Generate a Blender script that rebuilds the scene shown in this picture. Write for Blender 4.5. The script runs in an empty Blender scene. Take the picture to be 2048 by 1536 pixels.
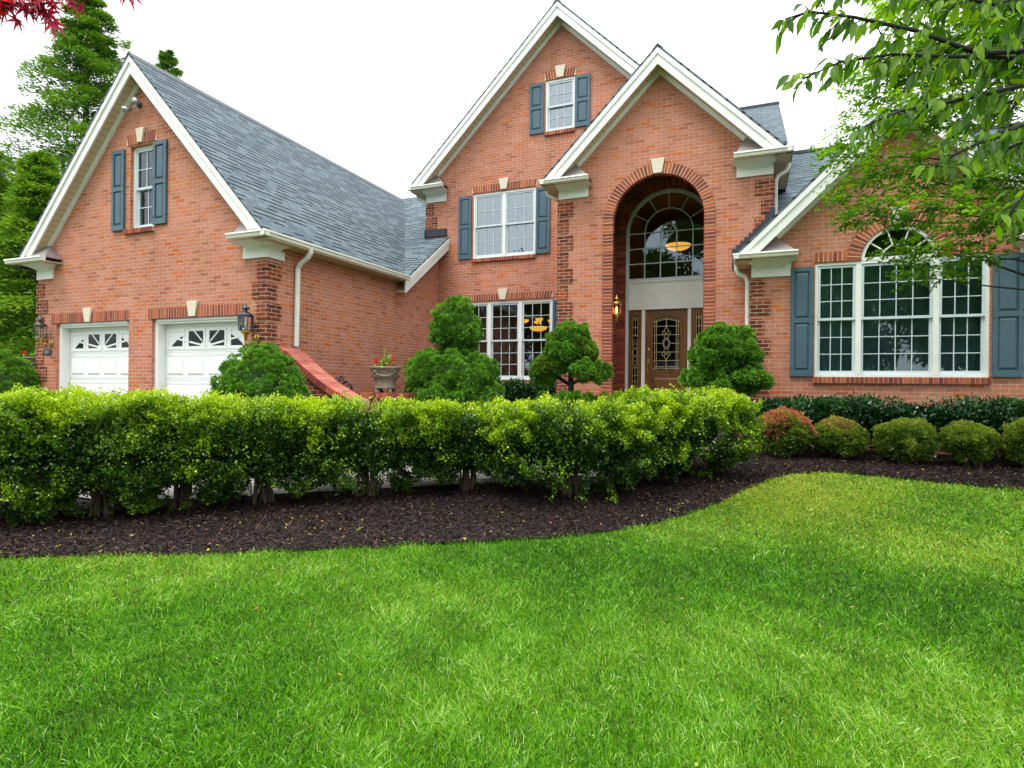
import bpy, math
import numpy as np
from mathutils import Vector, Matrix, Euler
from mathutils.geometry import tessellate_polygon

scene = bpy.context.scene
COL = scene.collection
R = math.radians

# ------------------------------------------------------------------ camera
cam_d = bpy.data.cameras.new('camera')
cam_d.sensor_width = 36.0
cam_d.lens = 36.0 * 1170.04 / 2048.0
cam_d.clip_start = 0.05
cam_d.clip_end = 2000
cam = bpy.data.objects.new('camera', cam_d)
COL.objects.link(cam)
cam.location = (0, 0, 0)                       # heights are measured from the eye, the lawn lies 1.45 m below
cam.matrix_world = (Matrix.Rotation(R(22.09975), 4, 'Z') @ Matrix.Rotation(R(-0.555), 4, 'Y')
                    @ Matrix.Rotation(R(90), 4, 'X'))
scene.camera = cam

# ------------------------------------------------------------------ light
SUN_EL, SUN_AZ = R(66), R(205)                 # azimuth: 0 = +Y, clockwise; the sun stands behind the viewer's left shoulder
w = bpy.data.worlds.new('World')
scene.world = w
w.use_nodes = True
nt = w.node_tree
for n in list(nt.nodes):
    nt.nodes.remove(n)
wo = nt.nodes.new('ShaderNodeOutputWorld')
bg = nt.nodes.new('ShaderNodeBackground')
sky = nt.nodes.new('ShaderNodeTexSky')
sky.sky_type = 'NISHITA'
sky.sun_disc = False
sky.sun_elevation = SUN_EL
sky.sun_rotation = SUN_AZ
mixw = nt.nodes.new('ShaderNodeMix')
mixw.data_type = 'RGBA'
mixw.inputs['Factor'].default_value = 0.86      # a closed layer of bright cloud over the blue
tcw = nt.nodes.new('ShaderNodeTexCoord'); spw = nt.nodes.new('ShaderNodeSeparateXYZ'); mrw = nt.nodes.new('ShaderNodeMapRange')
nt.links.new(tcw.outputs['Generated'], spw.inputs[0]); nt.links.new(spw.outputs['Z'], mrw.inputs['Value'])
crw = nt.nodes.new('ShaderNodeValToRGB')          # an overcast sky is about twice as bright overhead as near the horizon
crw.color_ramp.elements[0].color = (.47, .48, .50, 1); crw.color_ramp.elements[1].color = (1, 1, 1, 1)
scw = nt.nodes.new('ShaderNodeVectorMath'); scw.operation = 'SCALE'; scw.inputs['Scale'].default_value = 19.0
nt.links.new(mrw.outputs[0], crw.inputs[0]); nt.links.new(crw.outputs[0], scw.inputs[0]); nt.links.new(scw.outputs[0], mixw.inputs['B'])
nt.links.new(sky.outputs[0], mixw.inputs['A'])
nt.links.new(mixw.outputs['Result'], bg.inputs['Color'])
bg.inputs['Strength'].default_value = 0.1
nt.links.new(bg.outputs[0], wo.inputs['Surface'])

sun_d = bpy.data.lights.new('sun', 'SUN')
sun_d.energy = 1.2
sun_d.angle = R(25)
sun_d.color = (1.0, 0.95, 0.87)
sun = bpy.data.objects.new('sun', sun_d)
COL.objects.link(sun)
sd = Vector((math.sin(SUN_AZ) * math.cos(SUN_EL), math.cos(SUN_AZ) * math.cos(SUN_EL), math.sin(SUN_EL)))
sun.rotation_euler = sd.to_track_quat('Z', 'Y').to_euler()
sun.location = sd * 60

vs = scene.view_settings
vs.view_transform = 'Standard'
vs.look = 'None'
vs.exposure = 0.88
vs.gamma = 1
scene.cycles.max_bounces = 8
scene.cycles.transparent_max_bounces = 12
scene.cycles.use_denoising = True

# ------------------------------------------------------------------ helpers
rng = np.random.default_rng(7)


def gz(y):
    t = np.clip((np.asarray(y, float) - 3.5) / 6.5, 0, 1)
    return -1.45 + 0.4 * t * t * (3 - 2 * t)


EDGE_X = [-9.5, -6.23, -5.59, -4.93, -4.23, -3.54, -2.83, -2.25, -1.65, -1.27, -0.87, -0.55, -0.28, -0.09, 0.19, 0.49,
          0.85, 1.3, 1.7, 2.27, 2.83, 3.43, 7.0]
EDGE_Y = [0.85, 2.48, 2.82, 3.19, 3.54, 3.95, 4.39, 4.70, 5.02, 5.34, 5.71, 6.19, 6.69, 7.16, 7.80, 8.23,
          8.50, 8.49, 8.33, 8.25, 8.14, 8.03, 7.5]


def edge_y(x):
    return np.interp(x, EDGE_X, EDGE_Y)


def fnoise(Pt, scale, seed, octaves=6):
    r = np.random.default_rng(seed)
    out = np.zeros(len(Pt))
    for k in range(octaves):
        d = r.normal(size=3)
        d /= np.linalg.norm(d)
        out += np.sin(Pt @ d * (2 * math.pi / scale) * (0.6 + 0.9 * r.random()) + r.random() * 6.28)
    return out / math.sqrt(octaves / 2.0)


def unit(v):
    return v / np.maximum(np.linalg.norm(v, axis=-1, keepdims=True), 1e-9)


def tag(o, label=None, cat=None, group=None, kind=None):
    if label: o['label'] = label
    if cat: o['category'] = cat
    if group: o['group'] = group
    if kind: o['kind'] = kind
    return o


def attach(o, parent):
    if parent is not None:
        o.parent = parent
        # everything is modelled in place: an Empty's own offset is undone, a mesh part already stands at the origin
        o.matrix_parent_inverse = Matrix.Translation(-parent.location) if parent.type == 'EMPTY' else Matrix.Identity(4)
    return o


def thing(name, loc, label, cat, group=None):
    o = bpy.data.objects.new(name, None)
    COL.objects.link(o)
    o.location = loc
    o.empty_display_size = 0.2
    return tag(o, label, cat, group)


def planar_uv(me):
    n = len(me.polygons)
    if n == 0: return
    uvl = me.uv_layers.new(name='UVMap')
    co = np.empty(len(me.vertices) * 3); me.vertices.foreach_get('co', co); co = co.reshape(-1, 3)
    nor = np.empty(n * 3); me.polygons.foreach_get('normal', nor); nor = nor.reshape(-1, 3)
    li = np.empty(len(me.loops), int); me.loops.foreach_get('vertex_index', li)
    tot = np.empty(n, int); me.polygons.foreach_get('loop_total', tot)
    N = np.repeat(nor, tot, axis=0)
    H = np.stack([-N[:, 1], N[:, 0], np.zeros(len(N))], 1)
    L = np.linalg.norm(H, axis=1)
    flat = L < 0.05
    H[flat] = (1, 0, 0)
    H = unit(H)
    T = np.cross(N, H)
    p = co[li]
    uv = np.stack([(p * H).sum(1), (p * T).sum(1)], 1)
    uvl.data.foreach_set('uv', uv.ravel())


class MB:
    def __init__(s):
        s.v, s.f = [], []

    def add(s, vs_, fs_):
        b = len(s.v)
        s.v += [tuple(x) for x in vs_]
        s.f += [tuple(b + i for i in f) for f in fs_]
        return s

    def box(s, x0, x1, y0, y1, z0, z1):
        x0, x1 = min(x0, x1), max(x0, x1); y0, y1 = min(y0, y1), max(y0, y1); z0, z1 = min(z0, z1), max(z0, z1)
        return s.add([(x0, y0, z0), (x1, y0, z0), (x1, y1, z0), (x0, y1, z0), (x0, y0, z1), (x1, y0, z1), (x1, y1, z1), (x0, y1, z1)],
                     [(0, 3, 2, 1), (4, 5, 6, 7), (0, 1, 5, 4), (1, 2, 6, 5), (2, 3, 7, 6), (3, 0, 4, 7)])

    def prism(s, poly, axis, a, b):
        """poly: 2D ring; axis 'Y' -> (x, z) extruded a..b along Y; 'X' -> (y, z); 'Z' -> (x, y)"""
        n = len(poly)
        area = sum(poly[i][0] * poly[(i + 1) % n][1] - poly[(i + 1) % n][0] * poly[i][1] for i in range(n))
        if area < 0: poly = poly[::-1]
        a, b = min(a, b), max(a, b)
        mk = {'Y': lambda p, t: (p[0], t, p[1]), 'X': lambda p, t: (t, p[0], p[1]), 'Z': lambda p, t: (p[0], p[1], t)}[axis]
        lo = [mk(p, a) for p in poly]; hi = [mk(p, b) for p in poly]
        fl = axis == 'Y'
        f = [tuple(range(n)) if fl else tuple(range(n))[::-1], tuple(range(n, 2 * n))[::-1] if fl else tuple(range(n, 2 * n))]
        for i in range(n):
            j = (i + 1) % n
            f.append((i, n + i, n + j, j) if fl else (i, j, n + j, n + i))
        return s.add(lo + hi, f)

    def hexa(s, lo, hi):
        """lo, hi: 4 corners each, counter-clockwise seen from hi"""
        return s.add(list(lo) + list(hi), [(0, 3, 2, 1), (4, 5, 6, 7), (0, 1, 5, 4), (1, 2, 6, 5), (2, 3, 7, 6), (3, 0, 4, 7)])

    def slab(s, pts, t):
        """sheet of 3D points (ring, seen from above counter-clockwise) with thickness t downwards"""
        n = len(pts)
        lo = [(p[0], p[1], p[2] - t) for p in pts]
        f = [tuple(range(n)), tuple(range(n, 2 * n))[::-1]]
        for i in range(n):
            j = (i + 1) % n
            f.append((i, n + i, n + j, j))
        return s.add(list(pts) + lo, f)

    def tube(s, pts, r, seg=8, cap=True):
        pts = [Vector(p) for p in pts]
        rs = r if isinstance(r, (list, tuple)) else [r] * len(pts)
        rings = []
        t0 = (pts[1] - pts[0]).normalized()
        nrm = t0.orthogonal().normalized()
        for i, p in enumerate(pts):
            t = (pts[min(i + 1, len(pts) - 1)] - pts[max(i - 1, 0)])
            t = t.normalized() if t.length > 1e-9 else t0
            nrm = (nrm - t * nrm.dot(t))
            nrm = nrm.normalized() if nrm.length > 1e-6 else t.orthogonal().normalized()
            bn = t.cross(nrm)
            rings.append([p + (nrm * math.cos(2 * math.pi * k / seg) + bn * math.sin(2 * math.pi * k / seg)) * rs[i] for k in range(seg)])
        v = [q for rr in rings for q in rr]
        f = []
        for i in range(len(pts) - 1):
            for k in range(seg):
                a, b = i * seg + k, i * seg + (k + 1) % seg
                f.append((a, b, b + seg, a + seg))
        if cap:
            f.append(tuple(range(seg))[::-1]); f.append(tuple((len(pts) - 1) * seg + k for k in range(seg)))
        return s.add(v, f)

    def lathe(s, prof, c, seg=24, sq=0.0):
        v, f = [], []
        for (r, z) in prof:
            for k in range(seg):
                a = 2 * math.pi * k / seg
                v.append((c[0] + r * math.cos(a), c[1] + r * math.sin(a), c[2] + z))
        for i in range(len(prof) - 1):
            for k in range(seg):
                a, b = i * seg + k, i * seg + (k + 1) % seg
                f.append((a, b, b + seg, a + seg))
        f.append(tuple(range(seg))[::-1]); f.append(tuple((len(prof) - 1) * seg + k for k in range(seg)))
        return s.add(v, f)

    def build(s, name, mat, parent=None, smooth=False, bevel=0):
        me = bpy.data.meshes.new(name)
        me.from_pydata(s.v, [], s.f)
        me.update()
        planar_uv(me)
        if smooth: me.shade_smooth()
        me.materials.append(mat)
        o = bpy.data.objects.new(name, me)
        COL.objects.link(o)
        if bevel:
            m = o.modifiers.new('bevel', 'BEVEL'); m.width = bevel; m.segments = 2; m.limit_method = 'ANGLE'
        return attach(o, parent)


def scatter(name, tv, tf, P, D, U, L, W, mat, parent=None, tint=None, tint2=None, smooth=False):
    """copies of a small template (x = side, y = length, z = up) at P along D with up hint U; one mesh"""
    tv = np.asarray(tv, float)
    n, k = len(P), len(tv)
    D = unit(D)
    S = unit(np.cross(D, U))
    Z = np.cross(S, D)
    L = np.broadcast_to(L, n)[:, None, None]; Wd = np.broadcast_to(W, n)[:, None, None]
    V = P[:, None, :] + S[:, None, :] * (tv[None, :, 0:1] * Wd) + D[:, None, :] * (tv[None, :, 1:2] * L) + Z[:, None, :] * (tv[None, :, 2:3] * L)
    lens = [len(f) for f in tf]
    flat = np.concatenate([np.asarray(f) for f in tf])
    loops = (flat[None, :] + (np.arange(n) * k)[:, None]).ravel()
    starts1 = np.concatenate([[0], np.cumsum(lens)[:-1]])
    starts = (starts1[None, :] + (np.arange(n) * len(flat))[:, None]).ravel()
    me = bpy.data.meshes.new(name)
    me.vertices.add(n * k); me.vertices.foreach_set('co', V.astype(np.float32).ravel())
    me.loops.add(len(loops)); me.loops.foreach_set('vertex_index', loops.astype(np.int32))
    me.polygons.add(len(starts)); me.polygons.foreach_set('loop_start', starts.astype(np.int32))
    me.update(calc_edges=True)
    for nm, t in (('tint', tint), ('tint2', tint2)):
        a = me.attributes.new(nm, 'FLOAT', 'POINT')
        t = rng.random(n) if t is None else t
        a.data.foreach_set('value', np.repeat(np.asarray(t, np.float32), k))
    a = me.attributes.new('along', 'FLOAT', 'POINT')
    a.data.foreach_set('value', np.tile(tv[:, 1].astype(np.float32), n))
    if smooth: me.shade_smooth()
    me.materials.append(mat)
    o = bpy.data.objects.new(name, me)
    COL.objects.link(o)
    return attach(o, parent)


LEAF = ([(0, 0, 0), (0.5, 0.45, 0.06), (0, 1, -0.05), (-0.5, 0.45, 0.06)], [(0, 1, 2, 3)])
LEAF2 = ([(0, 0, 0), (0.42, 0.3, 0.09), (0.46, 0.55, 0.08), (0.16, 0.86, -0.02), (0, 1.0, -0.12), (-0.16, 0.86, -0.02), (-0.46, 0.55, 0.08),
          (-0.42, 0.3, 0.09), (0, 0.4, 0.0), (0, 0.7, -0.02)],
         [(0, 1, 8), (1, 2, 9, 8), (2, 3, 9), (3, 4, 9), (4, 5, 9), (5, 6, 9), (6, 7, 8, 9), (7, 0, 8)])


def palmate():
    v, tips = [(0, 0, 0)], [(-2.2, .45), (-1.35, .72), (-.65, .92), (0, 1.0), (.65, .92), (1.35, .72), (2.2, .45)]
    for i, (a, l) in enumerate(tips):
        v.append((math.sin(a) * l * .22 - math.cos(a) * .10, math.cos(a) * l * .22 + math.sin(a) * .10, 0.0))
        v.append((math.sin(a) * l, math.cos(a) * l, -0.14 * l))
        v.append((math.sin(a) * l * .22 + math.cos(a) * .10, math.cos(a) * l * .22 - math.sin(a) * .10, 0.0))
    f = [(0, 1 + 3 * i, 2 + 3 * i, 3 + 3 * i) for i in range(7)]
    return v, f


# ------------------------------------------------------------------ materials
def new_mat(name):
    m = bpy.data.materials.new(name)
    m.use_nodes = True
    t = m.node_tree
    for n in list(t.nodes): t.nodes.remove(n)
    out = t.nodes.new('ShaderNodeOutputMaterial')
    b = t.nodes.new('ShaderNodeBsdfPrincipled')
    t.links.new(b.outputs[0], out.inputs[0])
    return m, t, b, out


def nd(t, kind, **kw):
    n = t.nodes.new(kind)
    for k, v in kw.items():
        setattr(n, k, v)
    return n


def mixc(t, fac, a, b, mode='MIX'):
    n = nd(t, 'ShaderNodeMix', data_type='RGBA', blend_type=mode)
    for sock, v in (('Factor', fac), ('A', a), ('B', b)):
        if hasattr(v, 'links'): t.links.new(v, n.inputs[sock])
        elif sock == 'Factor': n.inputs[sock].default_value = v
        else: n.inputs[sock].default_value = (*v, 1)
    return n.outputs['Result']


def ramp(t, fac, stops, interp='LINEAR'):
    r = nd(t, 'ShaderNodeValToRGB')
    r.color_ramp.interpolation = interp
    el = r.color_ramp.elements
    while len(el) > 1: el.remove(el[-1])
    el[0].position, el[0].color = stops[0][0], (*stops[0][1], 1)
    for p, c in stops[1:]:
        e = el.new(p); e.color = (*c, 1)
    t.links.new(fac, r.inputs[0])
    return r.outputs['Color']


def noise(t, scale, detail=4, vec=None, out='Fac'):
    n = nd(t, 'ShaderNodeTexNoise')
    n.inputs['Scale'].default_value = scale
    n.inputs['Detail'].default_value = detail
    if vec is not None: t.links.new(vec, n.inputs['Vector'])
    return n.outputs[out]


def objco(t):
    return nd(t, 'ShaderNodeTexCoord').outputs['Object']


def bump(t, b, h, strength, dist):
    n = nd(t, 'ShaderNodeBump')
    n.inputs['Strength'].default_value = strength
    n.inputs['Distance'].default_value = dist
    t.links.new(h, n.inputs['Height'])
    t.links.new(n.outputs[0], b.inputs['Normal'])


def plain(name, col, rough=0.5, var=0.12, scale=6.0, metal=0.0, bumpd=0.0, spec=0.5):
    m, t, b, o = new_mat(name)
    c = objco(t)
    f = noise(t, scale, 5, c)
    lo = tuple(x * (1 - var) for x in col); hi = tuple(min(1, x * (1 + var)) for x in col)
    t.links.new(ramp(t, f, [(0.3, lo), (0.7, hi)]), b.inputs['Base Color'])
    b.inputs['Roughness'].default_value = rough
    b.inputs['Metallic'].default_value = metal
    b.inputs['Specular IOR Level'].default_value = spec
    if bumpd: bump(t, b, noise(t, scale * 8, 4, c), 0.5, bumpd)
    return m


def brick_mat(name, stops, mortar, bw=0.2032, rh=0.06773, ms=0.0055):
    m, t, b, o = new_mat(name)
    uv = nd(t, 'ShaderNodeUVMap'); uv.uv_map = 'UVMap'
    warp = nd(t, 'ShaderNodeVectorMath', operation='SCALE'); warp.inputs['Scale'].default_value = 0.006
    nz = nd(t, 'ShaderNodeTexNoise'); nz.inputs['Scale'].default_value = 9; nz.inputs['Detail'].default_value = 2
    sub = nd(t, 'ShaderNodeVectorMath', operation='SUBTRACT'); sub.inputs[1].default_value = (.5, .5, .5)
    t.links.new(uv.outputs[0], nz.inputs['Vector']); t.links.new(nz.outputs['Color'], sub.inputs[0]); t.links.new(sub.outputs[0], warp.inputs[0])
    addv = nd(t, 'ShaderNodeVectorMath', operation='ADD')
    t.links.new(uv.outputs[0], addv.inputs[0]); t.links.new(warp.outputs[0], addv.inputs[1])
    br = nd(t, 'ShaderNodeTexBrick')
    br.offset = 0.5; br.squash = 1.0
    for k, v in (('Scale', 1.0), ('Mortar Size', ms), ('Mortar Smooth', 0.25), ('Bias', 0.0), ('Brick Width', bw), ('Row Height', rh)):
        br.inputs[k].default_value = v
    br.inputs['Color1'].default_value = (0, 0, 0, 1); br.inputs['Color2'].default_value = (1, 1, 1, 1); br.inputs['Mortar'].default_value = (.5, .5, .5, 1)
    t.links.new(addv.outputs[0], br.inputs['Vector'])
    base = ramp(t, br.outputs['Color'], stops)
    big = noise(t, 0.55, 3, uv.outputs[0])
    base = mixc(t, 1.0, base, ramp(t, big, [(0.3, (.86, .85, .84)), (0.7, (1.08, 1.1, 1.12))]), 'MULTIPLY')
    mps = nd(t, 'ShaderNodeMapping'); mps.inputs['Scale'].default_value = (2.6, .32, 1)
    t.links.new(uv.outputs[0], mps.inputs[0])
    base = mixc(t, 1.0, base, ramp(t, noise(t, 1.0, 4, mps.outputs[0]), [(.28, (.80, .79, .80)), (.48, (1, 1, 1))]), 'MULTIPLY')   # old rain streaks
    fine = noise(t, 130, 3, uv.outputs[0])
    base = mixc(t, 1.0, base, ramp(t, fine, [(0.25, (.78, .76, .74)), (0.55, (1.0, 1.0, 1.0)), (0.8, (1.18, 1.2, 1.22))]), 'MULTIPLY')
    mf = noise(t, 5, 3, uv.outputs[0])
    mo = mixc(t, 1.0, mortar, ramp(t, mf, [(0.3, (.75, .75, .72)), (0.7, (1.1, 1.1, 1.1))]), 'MULTIPLY')
    t.links.new(mixc(t, br.outputs['Fac'], base, mo), b.inputs['Base Color'])
    b.inputs['Roughness'].default_value = 0.85
    b.inputs['Specular IOR Level'].default_value = 0.25
    inv = nd(t, 'ShaderNodeMath', operation='SUBTRACT'); inv.inputs[0].default_value = 1.0
    t.links.new(br.outputs['Fac'], inv.inputs[1])
    hh = nd(t, 'ShaderNodeMath', operation='MULTIPLY_ADD'); hh.inputs[1].default_value = 0.35
    t.links.new(fine, hh.inputs[0]); t.links.new(inv.outputs[0], hh.inputs[2])
    bump(t, b, hh.outputs[0], 0.9, 0.008)
    return m


SALMON = [(0.0, (.38, .12, .078)), (0.05, (.44, .15, .098)), (0.2, (.51, .19, .128)), (0.5, (.56, .23, .165)), (0.75, (.51, .188, .124)),
          (0.89, (.53, .185, .10)), (0.96, (.57, .165, .06)), (1.0, (.52, .125, .035))]
M_brick = brick_mat('salmon_brick', SALMON, (.66, .52, .33), ms=.0045)
DARKS = [(0.0, (.09, .024, .024)), (0.3, (.17, .036, .026)), (0.7, (.25, .052, .032)), (0.9, (.30, .062, .032)), (1.0, (.38, .085, .03))]
M_quoin = brick_mat('quoin_brick', DARKS, (.60, .46, .28))
M_porch = brick_mat('porch_brick', DARKS, (.42, .31, .19))
M_mortar = plain('tan_mortar', (.60, .46, .28), 0.9, 0.15, 20)


def island_mat(name, stops, rough=0.8, spec=0.3, bumps=0.004, scale=40):
    m, t, b, o = new_mat(name)
    g = nd(t, 'ShaderNodeNewGeometry')
    base = ramp(t, g.outputs['Random Per Island'], stops)
    f = noise(t, scale, 4, objco(t))
    base = mixc(t, 1.0, base, ramp(t, f, [(0.25, (.75, .75, .75)), (0.75, (1.2, 1.2, 1.2))]), 'MULTIPLY')
    t.links.new(base, b.inputs['Base Color'])
    b.inputs['Roughness'].default_value = rough
    b.inputs['Specular IOR Level'].default_value = spec
    bump(t, b, f, 0.6, bumps)
    return m


M_redbrick = island_mat('dark_red_brick', [(0, (.17, .038, .028)), (0.4, (.27, .060, .040)), (0.8, (.36, .085, .05)), (1, (.43, .13, .055))])
M_capbrick = brick_mat('cap_brick', [(0, (.36, .09, .07)), (.5, (.46, .13, .10)), (1, (.52, .17, .13))], (.5, .3, .2), 0.2032, 0.0677, .004)
M_stone = plain('limestone', (.66, .60, .47), 0.8, 0.1, 25, bumpd=0.002)
M_white = plain('white_trim_paint', (.79, .81, .77), 0.45, 0.08, 1.7)
M_sash = plain('pale_sash_vinyl', (.56, .67, .71), 0.4, 0.04, 3)
M_gutter = plain('white_aluminium_gutter', (.74, .76, .68), 0.4, 0.10, 4)
M_garage = plain('white_garage_door_paint', (.84, .87, .86), 0.45, 0.03, 2)
M_shutter = plain('blue_grey_shutter_paint', (.062, .118, .155), 0.5, 0.06, 5, spec=0.4)
M_capmetal = plain('taupe_metal_flashing', (.25, .22, .22), 0.4, 0.08, 5, metal=0.3)
M_black = plain('black_flashing', (.018, .026, .04), 0.45, 0.3, 9)
M_iron = plain('black_iron', (.02, .022, .03), 0.35, 0.25, 30, spec=0.6)
M_zinc = plain('grey_zinc', (.34, .38, .40), .35, .15, 20, metal=.6)
M_brass = plain('aged_brass', (.55, .36, .10), 0.3, 0.25, 30, metal=0.9)
M_bronze = plain('dark_bronze', (.07, .075, .09), 0.35, 0.25, 25, metal=0.6)
M_concrete = plain('grey_cast_stone', (.21, .185, .14), 0.85, 0.28, 14, bumpd=0.004)
M_walk = brick_mat('grey_pavers', [(0, (.22, .21, .19)), (.5, (.30, .29, .27)), (1, (.36, .34, .31))], (.16, .15, .13), 0.2, 0.1, .004)
M_drive = plain('grey_asphalt_drive', (.16, .16, .16), 0.9, 0.2, 30, bumpd=0.004)
M_room = plain('interior_paint', (.30, .24, .17), 0.9, 0.1, 1)
M_curtain = plain('white_sheer_curtain', (.80, .86, .86), 0.9, 0.12, 9)
M_reflect_blind = plain('teal_reflection_blind', (.30, .42, .45), 0.8, 0.2, 4)  # teal brightened to put the reflection on the panes into the blind colour
M_lead = plain('gold_came', (.75, .62, .33), 0.3, 0.1, 20, metal=0.6)
M_bark = plain('grey_brown_bark', (.09, .065, .045), 0.9, 0.35, 18, bumpd=0.01)
M_bark_dark = plain('dark_bark', (.03, .024, .022), 0.9, 0.3, 18, bumpd=0.004)
M_soil = plain('soil', (.05, .035, .025), 0.95, 0.3, 30, bumpd=0.01)


def soffit_mat():
    m, t, b, o = new_mat('tan_vented_soffit')
    uv = nd(t, 'ShaderNodeUVMap'); uv.uv_map = 'UVMap'
    wv = nd(t, 'ShaderNodeTexWave', wave_type='BANDS', bands_direction='Y', wave_profile='SAW')
    wv.inputs['Scale'].default_value = 1.5
    wv2 = nd(t, 'ShaderNodeTexBrick'); wv2.offset = 0
    for k, v in (('Scale', 1.0), ('Mortar Size', 0.007), ('Brick Width', 4.0), ('Row Height', 0.135)): wv2.inputs[k].default_value = v
    t.links.new(uv.outputs[0], wv2.inputs['Vector'])
    t.links.new(mixc(t, wv2.outputs['Fac'], (.56, .47, .31), (.30, .24, .15)), b.inputs['Base Color'])
    b.inputs['Roughness'].default_value = 0.6
    return m


M_soffit = soffit_mat()


def shingle_mat():
    m, t, b, o = new_mat('blue_grey_shingles')
    uv = nd(t, 'ShaderNodeUVMap'); uv.uv_map = 'UVMap'
    br = nd(t, 'ShaderNodeTexBrick'); br.offset = 0.37; br.offset_frequency = 3; br.squash = 1
    for k, v in (('Scale', 1.0), ('Mortar Size', 0.011), ('Mortar Smooth', 0.3), ('Brick Width', 0.21), ('Row Height', 0.135)): br.inputs[k].default_value = v
    br.inputs['Color1'].default_value = (0, 0, 0, 1); br.inputs['Color2'].default_value = (1, 1, 1, 1); br.inputs['Mortar'].default_value = (.0, .0, .0, 1)
    t.links.new(uv.outputs[0], br.inputs['Vector'])
    br2 = nd(t, 'ShaderNodeTexBrick'); br2.offset = 0.5; br2.squash = 1
    for k, v in (('Scale', 1.0), ('Mortar Size', 0.0), ('Brick Width', 0.25), ('Row Height', 0.135)): br2.inputs[k].default_value = v
    br2.inputs['Color1'].default_value = (0, 0, 0, 1); br2.inputs['Color2'].default_value = (1, 1, 1, 1)
    t.links.new(uv.outputs[0], br2.inputs['Vector'])
    c1 = ramp(t, br2.outputs['Color'], [(0, (.088, .122, .145)), (.5, (.11, .15, .172)), (1, (.138, .18, .205))])
    c1 = mixc(t, 0.45, c1, ramp(t, br.outputs['Color'], [(0, (.06, .085, .105)), (1, (.20, .25, .27))]))
    # the butt edge of each course: shadow line put into the colour, like printed shingle bands
    sep = nd(t, 'ShaderNodeSeparateXYZ'); t.links.new(uv.outputs[0], sep.inputs[0])
    md = nd(t, 'ShaderNodeMath', operation='FLOORED_MODULO'); md.inputs[1].default_value = 0.135; t.links.new(sep.outputs['Y'], md.inputs[0])
    hgt = nd(t, 'ShaderNodeMath', operation='MULTIPLY'); hgt.inputs[1].default_value = -7.4; t.links.new(md.outputs[0], hgt.inputs[0])
    lt = nd(t, 'ShaderNodeMath', operation='LESS_THAN'); lt.inputs[1].default_value = 0.044; t.links.new(md.outputs[0], lt.inputs[0])
    gap = nd(t, 'ShaderNodeMath', operation='MULTIPLY'); t.links.new(lt.outputs[0], gap.inputs[0])
    gt = nd(t, 'ShaderNodeMath', operation='GREATER_THAN'); gt.inputs[1].default_value = 0.35; t.links.new(br2.outputs['Color'], gt.inputs[0])
    t.links.new(gt.outputs[0], gap.inputs[1])
    c1 = mixc(t, gap.outputs[0], c1, (.014, .02, .028))
    fine = noise(t, 220, 2, uv.outputs[0])
    c1 = mixc(t, 1.0, c1, ramp(t, fine, [(.2, (.7, .7, .7)), (.8, (1.3, 1.3, 1.3))]), 'MULTIPLY')
    t.links.new(c1, b.inputs['Base Color'])
    b.inputs['Roughness'].default_value = 0.9
    b.inputs['Specular IOR Level'].default_value = 0.2
    add = nd(t, 'ShaderNodeMath', operation='ADD'); t.links.new(hgt.outputs[0], add.inputs[0]); t.links.new(br2.outputs['Color'], add.inputs[1])
    bump(t, b, add.outputs[0], 0.6, 0.006)
    return m


M_shingle = shingle_mat()


def glass_mat(name, ior=1.9, tint=(.8, .87, .9), rough=0.0, wav=0.0):
    m, t, b, o = new_mat(name)
    t.nodes.remove(b)
    tr = nd(t, 'ShaderNodeBsdfTransparent'); tr.inputs[0].default_value = (*tint, 1)
    gl = nd(t, 'ShaderNodeBsdfGlossy'); gl.inputs['Roughness'].default_value = rough
    gl.inputs['Color'].default_value = (.84, .96, 1, 1)
    fr = nd(t, 'ShaderNodeFresnel'); fr.inputs['IOR'].default_value = ior
    mx = nd(t, 'ShaderNodeMixShader')
    t.links.new(fr.outputs[0], mx.inputs[0]); t.links.new(tr.outputs[0], mx.inputs[1]); t.links.new(gl.outputs[0], mx.inputs[2])
    t.links.new(mx.outputs[0], o.inputs[0])
    if wav:
        n = nd(t, 'ShaderNodeBump'); n.inputs['Distance'].default_value = wav; n.inputs['Strength'].default_value = 1
        t.links.new(noise(t, 1.7, 1, objco(t)), n.inputs['Height'])
        t.links.new(n.outputs[0], gl.inputs['Normal'])
    return m


M_glass = glass_mat('window_glass', 1.75, wav=0.0025)
M_glass_sky = glass_mat('reflecting_window_glass', 3.0, wav=0.006)
M_glass_lead = glass_mat('leaded_glass', 1.6, (.16, .15, .14), 0.08, 0.004)
M_glass_lamp = glass_mat('lantern_glass', 1.6, (.9, .93, .93))
M_glass_amber = glass_mat('amber_lantern_glass', 1.5, (1.0, .62, .14))


def emit_mat(name, col, s):
    m, t, b, o = new_mat(name)
    b.inputs['Base Color'].default_value = (*col, 1)
    b.inputs['Emission Color'].default_value = (*col, 1)
    b.inputs['Emission Strength'].default_value = s
    b.inputs['Roughness'].default_value = 0.4
    return m


M_bulb = emit_mat('lit_flame_bulb', (1.0, .62, .22), 14)
M_amberglow = emit_mat('glowing_amber_bowl', (1.0, .42, .04), 0.85)
M_unlit = plain('unlit_bulb', (.8, .8, .76), 0.2, 0.05, 5)


def wood_mat():
    m, t, b, o = new_mat('stained_wood_door')
    mp = nd(t, 'ShaderNodeMapping'); mp.inputs['Scale'].default_value = (22, 22, 1.4)
    t.links.new(objco(t), mp.inputs[0])
    f = noise(t, 2.0, 6, mp.outputs[0])
    t.links.new(ramp(t, f, [(.25, (.06, .022, .005)), (.5, (.15, .058, .012)), (.75, (.24, .10, .02))]), b.inputs['Base Color'])
    b.inputs['Roughness'].default_value = 0.35
    bump(t, b, f, 0.2, 0.001)
    return m


M_wood = wood_mat()


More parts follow.
